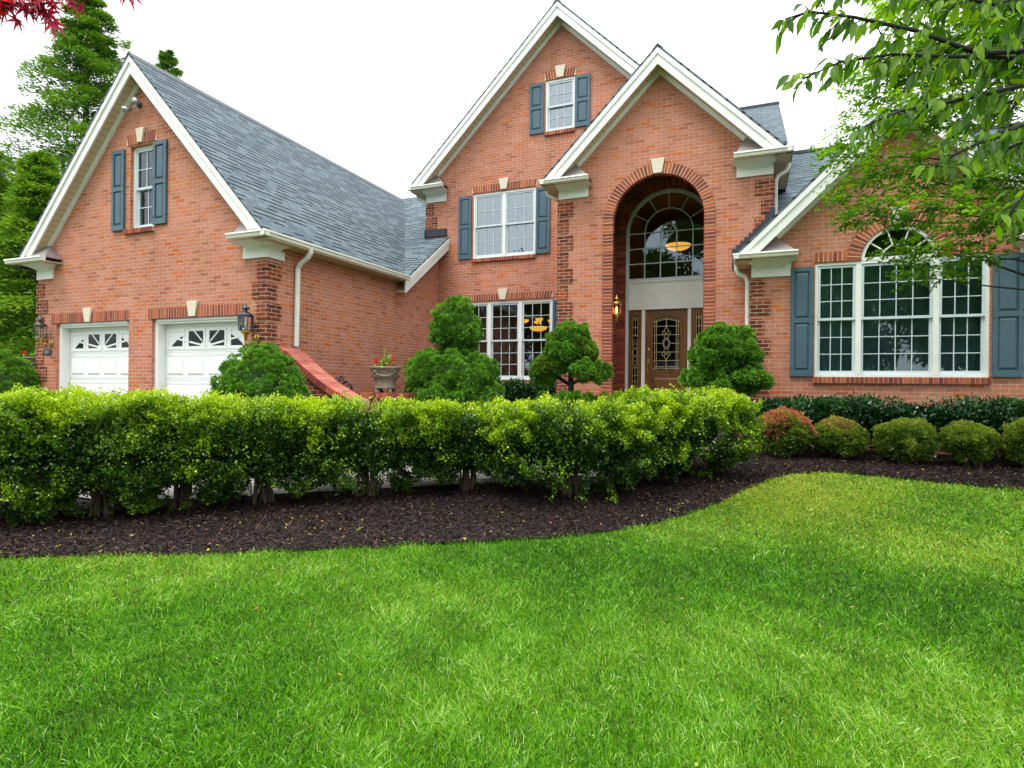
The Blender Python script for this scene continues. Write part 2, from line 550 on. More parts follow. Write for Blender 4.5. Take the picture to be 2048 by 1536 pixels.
def leaf_mat(name, stops, trans=0.35, rough=0.45, spec=0.35, second=None, tcol=(1.25, 1.35, .55)):
    """stops: colour by the 'tint' attribute; second = (colour, from, to): mixed in by 'tint2'"""
    m, t, b, o = new_mat(name)
    a = nd(t, 'ShaderNodeAttribute', attribute_name='tint')
    col = ramp(t, a.outputs['Fac'], stops)
    if second:
        a2 = nd(t, 'ShaderNodeAttribute', attribute_name='tint2')
        mr = nd(t, 'ShaderNodeMapRange'); mr.inputs['From Min'].default_value = second[1]; mr.inputs['From Max'].default_value = second[2]
        t.links.new(a2.outputs['Fac'], mr.inputs['Value'])
        col = mixc(t, mr.outputs[0], col, second[0])
    t.links.new(col, b.inputs['Base Color'])
    b.inputs['Roughness'].default_value = rough
    b.inputs['Specular IOR Level'].default_value = spec
    tl = nd(t, 'ShaderNodeBsdfTranslucent')
    t.links.new(mixc(t, 1.0, col, tcol, 'MULTIPLY'), tl.inputs[0])
    mx = nd(t, 'ShaderNodeMixShader'); mx.inputs[0].default_value = trans
    t.links.new(b.outputs[0], mx.inputs[1]); t.links.new(tl.outputs[0], mx.inputs[2])
    t.links.new(mx.outputs[0], o.inputs[0])
    return m


M_grass = leaf_mat('lawn_grass', [(0, (.010, .050, .003)), (.28, (.055, .20, .005)), (.55, (.125, .36, .009)), (.8, (.23, .50, .02)), (.93, (.36, .60, .06)), (1, (.56, .74, .30))], .35, .34, .4,  # palest stop puts the blades' glossy highlights into the colour
                   ((.46, .47, .06), .55, 1.15))
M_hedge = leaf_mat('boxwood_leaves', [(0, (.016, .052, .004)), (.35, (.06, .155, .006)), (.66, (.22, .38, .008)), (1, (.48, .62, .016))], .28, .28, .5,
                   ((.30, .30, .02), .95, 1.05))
M_spruce = leaf_mat('dwarf_spruce_needles', [(0, (.022, .075, .010)), (.45, (.085, .25, .020)), (1, (.24, .48, .035))], .12, .6, .25,
                    ((.26, .25, .04), .8, 1.1))
M_holly = leaf_mat('dark_holly_leaves', [(0, (.008, .042, .010)), (.6, (.02, .085, .015)), (1, (.05, .15, .025))], .12, .25, .6)
M_barberry = leaf_mat('small_shrub_leaves', [(0, (.05, .10, .012)), (.5, (.13, .22, .022)), (1, (.28, .35, .035))], .3, .45, .35, ((.50, .13, .09), .40, .95))
M_conifer = leaf_mat('feathery_conifer_foliage', [(0, (.025, .085, .015)), (.5, (.08, .20, .02)), (1, (.24, .40, .03))], .3, .6, .25)
M_maple = leaf_mat('small_green_tree_leaves', [(0, (.04, .13, .010)), (.5, (.14, .32, .014)), (1, (.36, .55, .02))], .58, .4, .4, ((.42, .36, .02), .93, 1.05))
M_cherry = leaf_mat('long_green_leaves', [(0, (.025, .085, .012)), (.45, (.075, .20, .014)), (1, (.30, .50, .015))], .55, .4, .4, tcol=(1.5, 1.5, .5))
M_redleaf = leaf_mat('red_maple_leaves', [(0, (.24, .015, .045)), (.5, (.48, .035, .085)), (1, (.62, .09, .05))], .6, .45, .35, tcol=(1.5, .6, .7))
M_farleaf = leaf_mat('street_tree_leaves', [(0, (.02, .06, .012)), (1, (.07, .15, .02))], .3, .6, .2)
M_mulch = leaf_mat('bark_mulch_chips', [(0, (.007, .0035, .0035)), (.6, (.021, .010, .009)), (.9, (.055, .028, .022)), (1, (.17, .10, .075))], 0.0, .7, .35)
M_fallen = leaf_mat('fallen_leaf_colours', [(0, (.45, .40, .03)), (.5, (.30, .38, .05)), (.8, (.45, .22, .10)), (1, (.40, .10, .05))], .2, .6, .3)
M_petal = leaf_mat('red_petals', [(0, (.55, .015, .02)), (1, (.75, .06, .03))], .25, .6, .3, tcol=(1.3, .5, .5))
M_blade = leaf_mat('spike_leaves', [(0, (.10, .22, .03)), (.6, (.22, .34, .05)), (1, (.5, .52, .12))], .3, .4, .4)


def lawn_mat():
    m, t, b, o = new_mat('lawn_ground')
    f = noise(t, 3.0, 6, objco(t))
    t.links.new(ramp(t, f, [(.3, (.03, .075, .008)), (.7, (.07, .15, .015))]), b.inputs['Base Color'])
    b.inputs['Roughness'].default_value = 0.95
    b.inputs['Specular IOR Level'].default_value = 0.1
    bump(t, b, noise(t, 60, 4, objco(t)), 0.8, 0.02)
    return m


M_lawn = lawn_mat()
M_mulchbed = plain('dark_mulch', (.012, .006, .0055), 0.95, 0.4, 40, bumpd=0.02)

# ------------------------------------------------------------------ ground
ys = np.concatenate([np.linspace(-60, 2.5, 12), np.linspace(3, 11, 41), np.linspace(12, 120, 14)])
xs = np.concatenate([np.linspace(-120, -16, 8), np.linspace(-14, 8, 23), np.linspace(10, 90, 8)])
g = MB()
g.v = [(x, y, float(gz(y))) for y in ys for x in xs]
nx = len(xs)
g.f = [(j * nx + i, j * nx + i + 1, (j + 1) * nx + i + 1, (j + 1) * nx + i) for j in range(len(ys) - 1) for i in range(nx - 1)]
tag(g.build('lawn', M_lawn, smooth=True), kind='structure')


def sheet(name, mat, x0, x1, nxs, ylo, yhi, nys, dz):
    m = MB()
    X = np.linspace(x0, x1, nxs)
    for x in X:
        a, b_ = float(ylo(x)), float(yhi(x))
        for k in range(nys):
            y = a + (b_ - a) * k / (nys - 1)
            m.v.append((x, y, float(gz(y)) + dz))
    m.f = [(i * nys + k, (i + 1) * nys + k, (i + 1) * nys + k + 1, i * nys + k + 1) for i in range(nxs - 1) for k in range(nys - 1)]
    return tag(m.build(name, mat, smooth=True), kind='structure')


sheet('mulch_bed', M_mulchbed, -9.5, 8.0, 120, lambda x: edge_y(x) + 0.0, lambda x: 11.4, 40, 0.012)
sheet('front_walk', M_walk, -9.5, -1.6, 60, lambda x: max(4.5, 5.1 + .56 * (x + 5.73)), lambda x: max(7.3, 6.7 + .56 * (x + 5.73)), 14, 0.035)
sheet('driveway', M_drive, -40, -7.55, 30, lambda x: 4.4, lambda x: 7.62, 10, 0.03)

# ------------------------------------------------------------------ the house
HOUSE = thing('brick_house', (-4, 11, -1.05), 'large salmon brick house with steep grey gables, white trim and blue-grey shutters', 'house')
YG, YM, YE, YR, YD = 7.437, 13.164, 11.549, 11.088, 13.2
XGL, XGR, XGC = -13.50, -7.41, -10.455


def wall(outline, holes, axis, at, facing, depth, mat, name='wall', reveal=True):
    """flat wall with openings; outline and holes are 2D rings; facing is -1 or +1 along the axis"""
    rings = [[Vector((p[0], p[1], 0)) for p in r] for r in [outline] + holes]
    tris = tessellate_polygon(rings)
    flat = [p for r in [outline] + holes for p in r]
    mk = (lambda p, t: (p[0], t, p[1])) if axis == 'Y' else (lambda p, t: (t, p[0], p[1]))
    m = MB()
    m.v = [mk(p, at) for p in flat]
    for a, b_, c in tris:
        A, B, C = (Vector(m.v[i]) for i in (a, b_, c))
        n = (B - A).cross(C - A)
        k = 1 if axis == 'Y' else 0
        m.f.append((a, b_, c) if n[k] * facing > 0 else (a, c, b_))
    if reveal:
        for h in holes:
            ar = sum(h[i][0] * h[(i + 1) % len(h)][1] - h[(i + 1) % len(h)][0] * h[i][1] for i in range(len(h)))
            hh = h if ar > 0 else h[::-1]
            for i in range(len(hh)):
                p, q = hh[i], hh[(i + 1) % len(hh)]
                vs_ = [mk(p, at), mk(q, at), mk(q, at - facing * depth), mk(p, at - facing * depth)]
                m.add(vs_, [(0, 1, 2, 3) if axis == 'Y' and facing < 0 else (0, 3, 2, 1)])
    return m.build(name, mat, HOUSE)


def rect(x0, x1, z0, z1):
    return [(x0, z0), (x1, z0), (x1, z1), (x0, z1)]


def arch_ring(x0, x1, z0, zs, n=28, r=None):
    c = (x0 + x1) / 2; r = (x1 - x0) / 2
    return [(x0, z0), (x1, z0)] + [(c + r * math.cos(math.pi * k / n), zs + r * math.sin(math.pi * k / n)) for k in range(n + 1)]


# window openings
W_GAR = (-10.762, -10.117, 2.813, 4.36)
W2 = (-6.431, -4.773, 3.105, 4.72)
W3 = (-4.552, -3.826, 5.98, 7.20)
W1 = (-6.80, -4.325, 0.099, 2.02)
WR = (1.011, 3.41, 0.169, 2.085)
D1, D2 = (-12.91, -10.767), (-10.146, -7.905)
DT, DB = 1.125, -1.03

# gable planes: (centre x, ridge z, slope)
GG = (XGC, 5.93, 1.082)
GM = (-4.18, 8.86, 0.986)
GE = (-1.66, 6.42, 1.0)
GR = (2.21, 4.66, 0.973)


def under(gp, x, d=0.30):
    return gp[1] - gp[2] * abs(x - gp[0]) - d


wall([(XGL, -1.3), (XGR, -1.3), (XGR, under(GG, XGR)), (XGC, under(GG, XGC)), (XGL, under(GG, XGL))],
     [rect(*W_GAR[:2], *W_GAR[2:]), rect(*D1, DB, DT), rect(*D2, DB, DT)], 'Y', YG, -1, 0.14, M_brick)
# right flank of the garage wing: follows the eave, then climbs under the sloping rake
wall([(YG, -1.3), (YM, -1.3), (YM, 3.57), (11.36, 2.30), (YG, 2.30)], [], 'X', XGR, 1, 0.1, M_brick)
wall([(YG, -1.3), (18, -1.3), (18, 2.3), (YG, 2.3)], [], 'X', XGL, -1, 0.1, M_brick)
wall([(-7.766, -1.3), (-3.6, -1.3), (-3.6, 4.15), (-2.95, 4.85), (-0.6, 4.85), (-0.6, under(GM, -0.6)), (GM[0], under(GM, GM[0])), (-7.766, under(GM, -7.766))],
     [rect(*W1), rect(*W2), rect(*W3)], 'Y', YM, -1, 0.14, M_brick)
wall([(YM, -1.3), (20, -1.3), (20, 4.9), (YM, 4.9)], [], 'X', -7.766, -1, 0.1, M_brick)
XEL, XER = -3.678, 0.366
AL, AR, AS = -2.548, -0.818, 3.234
wall([(XEL, -1.3), (XER, -1.3), (XER, under(GE, XER)), (GE[0], under(GE, GE[0])), (XEL, under(GE, XEL))],
     [arch_ring(AL, AR, -0.36, AS)], 'Y', YE, -1, 0.10, M_brick)
wall([(YE, -1.3), (YM, -1.3), (YM, 4.05), (YE, 4.05)], [], 'X', XEL, -1, 0.1, M_brick)
wall([(YE, -1.3), (YM + 3, -1.3), (YM + 3, 4.05), (YE, 4.05)], [], 'X', XER, 1, 0.1, M_brick)
XRL, XRR = 0.016, 4.404
wr_hole = [(WR[0], WR[2]), (WR[1], WR[2]), (WR[1], WR[3]), (2.737, WR[3])] + \
          [(2.21 + .527 * math.cos(math.pi * k / 20), 2.095 + .527 * math.sin(math.pi * k / 20)) for k in range(21)] + [(1.683, WR[3]), (WR[0], WR[3])]
wall([(XRL, -1.3), (XRR, -1.3), (XRR, under(GR, XRR)), (GR[0], under(GR, GR[0])), (XRL, under(GR, XRL))],
     [wr_hole], 'Y', YR, -1, 0.12, M_brick)
wall([(YR, -1.3), (YE, -1.3), (YE, 2.2), (YR, 2.2)], [], 'X', XRL, -1, 0.1, M_brick)
wall([(YR, -1.3), (15, -1.3), (15, 2.2), (YR, 2.2)], [], 'X', XRR, 1, 0.1, M_brick)
wall([(XRR, -1.3), (9, -1.3), (9, 2.4), (XRR, 2.4)], [], 'Y', YE + .02, -1, 0.1, M_brick)

# porch behind the arch: side walls, ceiling, floor and back wall, all of darker brick
m = MB()
PX0, PX1, PZ = -2.88, -0.49, 4.75
m.add([(PX0, YE + .1, -.36), (PX0, YD, -.36), (PX0, YD, PZ), (PX0, YE + .1, PZ)], [(0, 1, 2, 3)])
m.add([(PX1, YE + .1, -.36), (PX1, YD, -.36), (PX1, YD, PZ), (PX1, YE + .1, PZ)], [(0, 3, 2, 1)])
m.add([(PX0, YE + .1, PZ), (PX0, YD, PZ), (PX1, YD, PZ), (PX1, YE + .1, PZ)], [(0, 1, 2, 3)])
m.build('porch_wall', M_porch, HOUSE)
# inner face of the arch wall
wall([(PX0, -.9), (PX1, -.9), (PX1, PZ), (PX0, PZ)], [arch_ring(AL, AR, -0.36, AS)], 'Y', YE + .10, 1, 0.0, M_porch, 'porch_wall', reveal=False)
FX0, FX1, FZS, FR = -2.607, -0.757, 3.40, 0.925
wall([(PX0, -.9), (PX1, -.9), (PX1, PZ), (PX0, PZ)], [arch_ring(FX0, FX1, -.36, FZS)], 'Y', YD, -1, 0.12, M_porch, 'porch_wall')
st = MB()
st.box(-3.0, -0.4, 10.6, 13.3, -1.3, -.362)
st.box(-2.9, -.5, 10.25, 10.598, -1.3, -.53); st.box(-2.9, -.5, 9.9, 10.248, -1.3, -.70)
st.build('door_step', M_stone, HOUSE)


# dark red bricks laid on end: lintels, arches, sills
def soldier(mb, x0, x1, z0, z1, y0, y1, pitch=0.0677, gap=0.014, lean=0.0):
    n = max(1, round((x1 - x0) / pitch)); p = (x1 - x0) / n; c = (x0 + x1) / 2
    for i in range(n):
        a, b_ = x0 + i * p + gap / 2, x0 + (i + 1) * p - gap / 2
        k = lambda x: (x - c) * lean
        j = rng.uniform(-.0015, .0015)
        mb.hexa([(a - k(a) , y0 + j, z0), (b_ - k(b_), y0 + j, z0), (b_ - k(b_), y1, z0), (a - k(a), y1, z0)],
                [(a, y0 + j, z1), (b_, y0 + j, z1), (b_, y1, z1), (a, y1, z1)])


def ring_bricks(mb, cx, zc, r0, r1, a0, a1, n, y0, y1, gap=0.016):
    for i in range(n):
        A, B = a0 + (a1 - a0) * i / n, a0 + (a1 - a0) * (i + 1) / n
        g0, g1 = gap / 2 / r0, gap / 2 / r1
        pts = []
        for (a, r) in ((A + g0, r0), (A + g1, r1), (B - g1, r1), (B - g0, r0)):
            pts.append((cx + r * math.cos(a), zc + r * math.sin(a)))
        j = rng.uniform(-.0015, .0015)
        mb.prism(pts, 'Y', y0 + j, y1)


def keystone(xc, wt, wb, z0, z1, y0, y1, parent):
    m = MB()
    m.prism([(xc - wb / 2, z0), (xc + wb / 2, z0), (xc + wt / 2, z1), (xc - wt / 2, z1)], 'Y', y0, y1)
    return m.build('keystone', M_stone, parent, bevel=0.006)


def lintel(x0, x1, z0, z1, y, key, pitch=0.0677, lean=0.0):
    m = MB()
    m.box(x0, x1, y - .0105, y + .11, z0 + .002, z1 - .002)
    o = m.build('lintel', M_mortar, HOUSE)
    b = MB()
    soldier(b, x0, x1, z0, z1, y - .014, y + .1, pitch, lean=lean)
    b.build('soldier_brick', M_redbrick, o)
    if key:
        keystone(*key, y - .045, y + .09, o)
    return o


def sill(x0, x1, z1, y, h=.085):
    m = MB()
    m.box(x0 + .002, x1 - .002, y - .045, y + .1, z1 - h + .004, z1 - .004)
    o = m.build('window_sill', M_mortar, HOUSE)
    b = MB()
    soldier(b, x0, x1, z1 - h, z1, y - .055, y + .06, 0.0677)
    b.build('sill_brick', M_redbrick, o)


lintel(-13.047, -10.745, DT, 1.312, YG, (-11.91, .265, .135, DT, 1.395))
lintel(-10.237, -7.90, DT, 1.312, YG, (-9.09, .26, .145, DT + .01, 1.405))
lintel(-10.86, -10.05, 4.385, 4.58, YG, (-10.47, .23, .11, 4.40, 4.665), lean=.12)
lintel(-6.46, -4.745, 4.745, 4.91, YM, (-5.605, .265, .145, 4.755, 5.025), lean=.04)
lintel(-6.885, -4.318, 2.055, 2.215, YM, (-5.605, .265, .145, 2.06, 2.325), lean=.04)
lintel(-4.585, -3.81, 7.215, 7.405, YM, (-4.19, .265, .155, 7.225, 7.505), lean=.12)
lintel(.99, 1.482, 2.10, 2.262, YR, None)
lintel(2.94, 3.43, 2.10, 2.262, YR, None)
sill(-10.885, -10.09, W_GAR[2], YG)
sill(-6.46, -4.755, W2[2], YM)
sill(-4.575, -3.82, W3[2], YM)
sill(-6.85, -4.30, W1[2], YM)
sill(.995, 3.425, WR[2], YR, .105)
for (x0, x1) in ((-13.0, -12.92), (-10.76, -10.155), (-7.9, -7.42)):   # dark base course of the garage piers
    b = MB(); soldier(b, x0, x1, -1.12, -1.0, YG - .03, YG + .1); b.build('base_course', M_redbrick, HOUSE)

# arches
m = MB(); N = 36
m.prism([(AL + .865 + (1.062) * math.cos(math.pi * k / N), AS + 1.062 * math.sin(math.pi * k / N)) for k in range(N + 1)] +
        [(AL + .865 + (.872) * math.cos(math.pi * k / N), AS + .872 * math.sin(math.pi * k / N)) for k in range(N, -1, -1)], 'Y', YE - .0125, YE + .05)
m.box(AL - .197, AL - .007, YE - .0125, YE + .05, -.5, AS); m.box(AR + .007, AR + .197, YE - .0125, YE + .05, -.5, AS)
ARCH = m.build('entry_arch', M_mortar, HOUSE)
b = MB()
ring_bricks(b, -1.683, AS, .860, 1.068, 0, math.pi, 46, YE - .016, YE + .098)
zz = -.36
while zz < AS - .04:
    for (xa, xb) in ((AL - .203, AL + .005), (AR - .005, AR + .203)):
        j = rng.uniform(-.0015, .0015)
        b.box(xa, xb, YE - .016 + j, YE + .098, zz + .007, zz + .0677 - .007)
    zz += .0677
b.build('arch_brick', M_redbrick, ARCH)
keystone(-1.683, .262, .165, 4.10, 4.385, YE - .06, YE + .09, ARCH)
m = MB()
ring_bricks(m, -1.682, FZS, .935, 1.14, 0, math.pi, 50, YD - .012, YD + .05)
zz = -.36
while zz < FZS - .04:
    for (xa, xb) in ((FX0 - .21, FX0 - .005), (FX1 + .005, FX1 + .21)):
        m.box(xa, xb, YD - .012, YD + .05, zz + .005, zz + .0627)
    zz += .0677
m.build('inner_arch', M_redbrick, HOUSE)
m = MB()
m.prism([(2.21 + .73 * math.cos(math.pi * k / 24), 2.095 + .73 * math.sin(math.pi * k / 24)) for k in range(25)] +
        [(2.21 + .535 * math.cos(math.pi * k / 24), 2.095 + .535 * math.sin(math.pi * k / 24)) for k in range(24, -1, -1)], 'Y', YR - .0125, YR + .09)
o = m.build('window_arch', M_mortar, HOUSE)
b = MB(); ring_bricks(b, 2.21, 2.095, .53, .735, 0, math.pi, 30, YR - .016, YR + .08); b.build('arch_brick', M_redbrick, o)
keystone(2.21, .25, .14, 2.63, 2.92, YR - .05, YR + .08, o)


# corner blocks of dark brick: groups of four courses, alternately one and one and a half bricks wide
def quoins(x, y, dx, dy, ztop, zbot, first_long, flank=0.0):
    m = MB()
    z = ztop; lng = first_long; e = .022
    while z > zbot:
        wd = .305 if lng else .2032
        dp = (.2032 if lng else .305) if flank else .02
        z0 = max(z - 4 * .06773, zbot)
        xa, xb = (x - dx * e, x + dx * wd)
        ya, yb = (y - dy * e, y + dy * dp)
        m.box(xa, xb, ya, yb, z0, z)
        z -= 5 * .06773; lng = not lng
    return m.build('quoin', M_quoin, HOUSE)


quoins(XGR, YG, -1, 1, 1.99, .45, False, 1)
quoins(XGL, YG, 1, 1, 1.95, -1.2, False, 1)
quoins(XEL, YE, 1, 1, 3.72, -1.1, True, 1)
quoins(XER, YE, -1, 1, 3.75, -1.1, True, 1)
quoins(XRL, YR, 1, 1, 1.86, -1.1, False, 1)
quoins(-7.766, YM, 1, 1, 4.59, 3.9, False, 1)


# ------------------------------------------------------------------ roofs
def clip_low(poly, z0):
    out = []
    for (a, b_) in zip(poly, poly[1:] + poly[:1]):
        if a[1] >= z0: out.append(a)
        if (a[1] >= z0) != (b_[1] >= z0):
            t_ = (z0 - a[1]) / (b_[1] - a[1]); out.append((a[0] + (b_[0] - a[0]) * t_, z0))
    return out


def gable_roof(gp, xe0, xe1, yf, yw, yb, zclip, left=True, right=True, upper=.115, lower=.19):
    xc, zr, s = gp
    f = lambda x: zr - s * abs(x - xc)
    rf = MB()
    for on, xe in ((left, xe0), (right, xe1)):
        if on:
            y1 = yb
            ring = [(xe, yf - .03, f(xe)), (xc, yf - .03, zr), (xc, y1, zr), (xe, y1, f(xe))]
            rf.slab(ring if xe > xc else ring, .05)
    o = rf.build('roof', M_shingle, HOUSE)
    cap = MB()
    cap.prism([(xc - .11, zr - .11 * s + .012), (xc, zr + .02), (xc + .11, zr - .11 * s + .012), (xc, zr - .02)], 'Y', yf - .035, yb)
    cap.build('ridge_cap', M_black, o)
    for xe in (xe0, xe1):
        fz = f(xe)
        band = lambda a, h: clip_low([(xe, fz - a), (xc, zr - a), (xc, zr - a - h), (xe, fz - a - h)], zclip)
        m = MB(); m.prism(band(.05, upper), 'Y', yf - .025, yf + .03); m.build('rake_trim', M_white, o)
        m = MB(); m.prism(band(.05 + upper, lower), 'Y', yf, yf + .03); m.build('rake_board', M_white, o)
        m = MB(); m.prism(band(.05 + upper + lower - .07, .02), 'Y', yf + .03, yw + .02); m.build('soffit', M_soffit, o)
        m = MB(); m.prism(band(.05 + upper + lower - .05, .10), 'Y', yw - .045, yw + .005); m.build('frieze_board', M_white, o)
    return o


# garage roof: the right slope ends in the valley against the roof behind it
YGF = YG - .24
gy = lambda x: GG[1] - GG[2] * abs(x - GG[0])
cz = lambda y: 2.39 + .698 * (y - 11.24)
XE, XRK = -7.13, -7.10
yv0 = 11.24 + (gy(XE) - 2.39) / .698
yv1 = 11.24 + (GG[1] - 2.39) / .698
rf = MB()
rf.slab([(XE, YGF - .03, gy(XE)), (XE, yv0, gy(XE)), (XGC, yv1, GG[1]), (XGC, YGF - .03, GG[1])], .03)
rf.slab([(XGC, YGF - .03, GG[1]), (XGC, 17.5, GG[1]), (-13.81, 17.5, gy(-13.81)), (-13.81, YGF - .03, gy(-13.81))], .05)
GROOF = rf.build('roof', M_shingle, HOUSE)
cap = MB(); cap.prism([(XGC - .11, GG[1] - .107), (XGC, GG[1] + .02), (XGC + .11, GG[1] - .107), (XGC, GG[1] - .02)], 'Y', YGF - .035, yv1); cap.build('ridge_cap', M_black, GROOF)
for xe in (XE, -13.81):
    fz = gy(xe)
    band = lambda a, h, e=xe, z=fz: clip_low([(e, z - a), (XGC, GG[1] - a), (XGC, GG[1] - a - h), (e, z - a - h)], 2.375)
    m = MB(); m.prism(band(.05, .115), 'Y', YGF - .025, YGF + .03); m.build('rake_trim', M_white, GROOF)
    m = MB(); m.prism(band(.165, .20), 'Y', YGF, YGF + .03); m.build('rake_board', M_white, GROOF)
    m = MB(); m.prism(band(.29, .02), 'Y', YGF + .03, YG + .02); m.build('soffit', M_soffit, GROOF)
    m = MB(); m.prism(band(.31, .11), 'Y', YG - .045, YG + .005); m.build('frieze_board', M_white, GROOF)
# the linking roof behind: front slope, rake on its right end, ridge along X
rf = MB()
rf.slab([(XE, yv0 - .02, cz(yv0 - .02)), (XRK, yv0 + .02, cz(yv0 + .02)), (XRK, YM - .01, cz(YM - .01)), (-7.775, YM - .01, cz(YM - .01)), (-7.775, 16.56, cz(16.56)), (XGC - .4, 16.56, cz(16.56)), (XGC, yv1, GG[1])], .05)
CROOF = rf.build('roof', M_shingle, HOUSE)
m = MB()
m.prism([(yv0, cz(yv0) - .05), (YM - .01, cz(YM) - .05), (YM - .01, cz(YM) - .17), (yv0, cz(yv0) - .17)], 'X', XRK - .03, XRK + .02); m.build('rake_trim', M_white, CROOF)
m = MB()
m.prism([(yv0, cz(yv0) - .17), (YM - .01, cz(YM) - .17), (YM - .01, cz(YM) - .33), (yv0, cz(yv0) - .33)], 'X', XRK - .03, XRK); m.build('rake_board', M_white, CROOF)
m = MB()
m.prism([(yv0, cz(yv0) - .29), (YM - .01, cz(YM) - .29), (YM - .01, cz(YM) - .31), (yv0, cz(yv0) - .31)], 'X', XGR - .02, XRK - .03); m.build('soffit', M_soffit, CROOF)
m = MB()
m.box(-7.80, -7.17, YM - .05, YM - .002, 3.755, 3.94); m.box(-7.80, -7.768, YM, 16.4, 3.7, 3.72)
m.prism([(YM - .05, cz(YM) - .02), (16.4, cz(16.4) - .02), (16.4, cz(16.4) + .16), (YM - .05, cz(YM) + .2)], 'X', -7.80, -7.77)
m.build('flashing', M_black, CROOF)

MROOF = gable_roof(GM, -8.02, -.36, YM - .33, YM, 20.5, 4.965)
EROOF = gable_roof(GE, -3.98, .66, YE - .33, YE, YM + 2.2, 4.11)
RROOF = gable_roof(GR, -.26, 4.68, YR - .33, YR, 14.4, 2.245)
# the long roof running across behind the entry, and the lower one behind the right wing
rf = MB(); c2 = lambda y: 5.1 + .62 * (y - 13.3)
rf.slab([(-4.0, 13.2, c2(13.2)), (.68, 13.2, c2(13.2)), (.68, 17.6, c2(17.6)), (-4.0, 17.6, c2(17.6))], .08)
rf.slab([(-4.0, 17.6, c2(17.6)), (.68, 17.6, c2(17.6)), (.68, 22, c2(13.2)), (-4.0, 22, c2(13.2))], .08)
o = rf.build('roof', M_shingle, HOUSE)
m = MB(); m.box(-4, .69, 17.5, 17.7, c2(17.6) - .05, c2(17.6) + .025); m.build('ridge_cap', M_black, o)
rf = MB(); c3 = lambda y: 2.42 + .7 * (y - 11.02)
rf.slab([(.40, 11.56, c3(11.56)), (9.5, 11.56, c3(11.56)), (9.5, 15.6, c3(15.6)), (.40, 15.6, c3(15.6))], .08)
rf.slab([(.40, 15.6, c3(15.6)), (9.5, 15.6, c3(15.6)), (9.5, 20, c3(11.3)), (.40, 20, c3(11.3))], .08)
o = rf.build('roof', M_shingle, HOUSE)
m = MB(); m.box(.40, 9.5, 15.5, 15.7, c3(15.6) - .05, c3(15.6) + .025); m.build('ridge_cap', M_black, o)
# stepped black flashing on the entry wall where the right wing's roof meets it
m = MB()
x = -.29; k = 0
while x < XER - .02:
    zlow = GR[1] - GR[2] * abs(x - GR[0])
    x2 = min(x + .0695 * 1.4, XER)
    m.box(x - .03, x2 + .03, YE - .035 - .001 * k, YE - .004, zlow - .06, zlow + .30 + max(0, x - .2) * .6)
    x += .0695; k += 1
m.build('flashing', M_black, RROOF)


# eave returns: frieze box, flaring crown, gutter and a small hipped metal cap
def eave_return(x0, x1, zb, yw, gx0, gx1, gzt, tip, flare=(1, 1), ext=None):
    o = MB()
    o.box(x0, x1, yw - .035, yw + .004, zb, gzt - .087)
    r = o.build('eave_return', M_white, HOUSE)
    zc0, zc1 = zb + .135, gzt - .088
    c = MB()
    xa, xb = x0 + (.12 if flare[0] > 0 else 0.0), x1 - (.12 if flare[1] > 0 else 0.0)
    steps = [(0.0, .035, 0.0), (.22, .055, .03), (.30, .075, .03), (.55, .13, .09), (.85, .22, .17), (1.0, .27, .2)]
    for (t0, d0, f0), (t1, d1, f1) in zip(steps[:-1], steps[1:]):
        za, zb_ = zc0 + (zc1 - zc0) * t0, zc0 + (zc1 - zc0) * t1
        q = lambda f, s: f * s
        c.hexa([(xa - f0, yw - d0, za), (xb + f0, yw - d0, za), (xb + f0, yw, za), (xa - f0, yw, za)],
               [(xa - f1, yw - d1, zb_), (xb + f1, yw - d1, zb_), (xb + f1, yw, zb_), (xa - f1, yw, zb_)])
    c.build('crown_moulding', M_white, r)
    s = MB(); s.box(gx0 + .03, gx1 - .03, yw - .40, yw, gzt - .085, gzt - .07)
    for q in np.arange(gx0 + .15, gx1 - .1, .12): s.box(q, q + .03, yw - .33, yw - .31, gzt - .090, gzt - .086)
    s.build('soffit', M_soffit, r)
    gt = MB()
    prof = [(-.42, 0), (-.425, -.025), (-.405, -.04), (-.395, -.085), (-.36, -.09), (-.32, -.09), (-.32, 0)]
    gt.prism([(yw + p, gzt + q) for p, q in prof], 'X', gx0, gx1)
    gt.build('gutter', M_gutter, r)
    t = MB()
    y0 = yw - .315
    t.add([(gx0 + .02, y0, gzt - .005), (gx1 - .02, y0, gzt - .005), (gx1 - .02, yw, gzt - .005), (gx0 + .02, yw, gzt - .005), (tip[0], yw - .01, tip[1]),
           (gx0 + .02, yw - .01, tip[1]) if tip[0] < (gx0 + gx1) / 2 and False else (tip[0], yw, tip[1])],
          [(0, 1, 4), (1, 2, 5, 4), (0, 4, 5, 3), (0, 3, 2, 1)])
    t.build('metal_cap', M_capmetal, r)
    return r


RG = eave_return(-7.916, XGR, 2.058, YG, -7.89, -7.045, 2.395, (-7.90, 2.745))
eave_return(-13.496, -12.995, 2.028, YG, -13.87, -12.70, 2.395, (-13.11, 2.73))
eave_return(-7.765, -7.195, 4.640, YM, -8.10, -7.11, 4.985, (-7.46, 5.36))
eave_return(-3.681, -3.058, 3.805, YE, -3.98, -2.97, 4.125, (-3.37, 4.56))
eave_return(-.258, .366, 3.835, YE, -.30, .675, 4.165, (-.09, 4.60))
eave_return(.010, .642, 1.90, YR, -.285, .725, 2.265, (.345, 2.64))
eave_return(3.78, 4.41, 1.90, YR, 3.66, 4.72, 2.265, (4.08, 2.64))
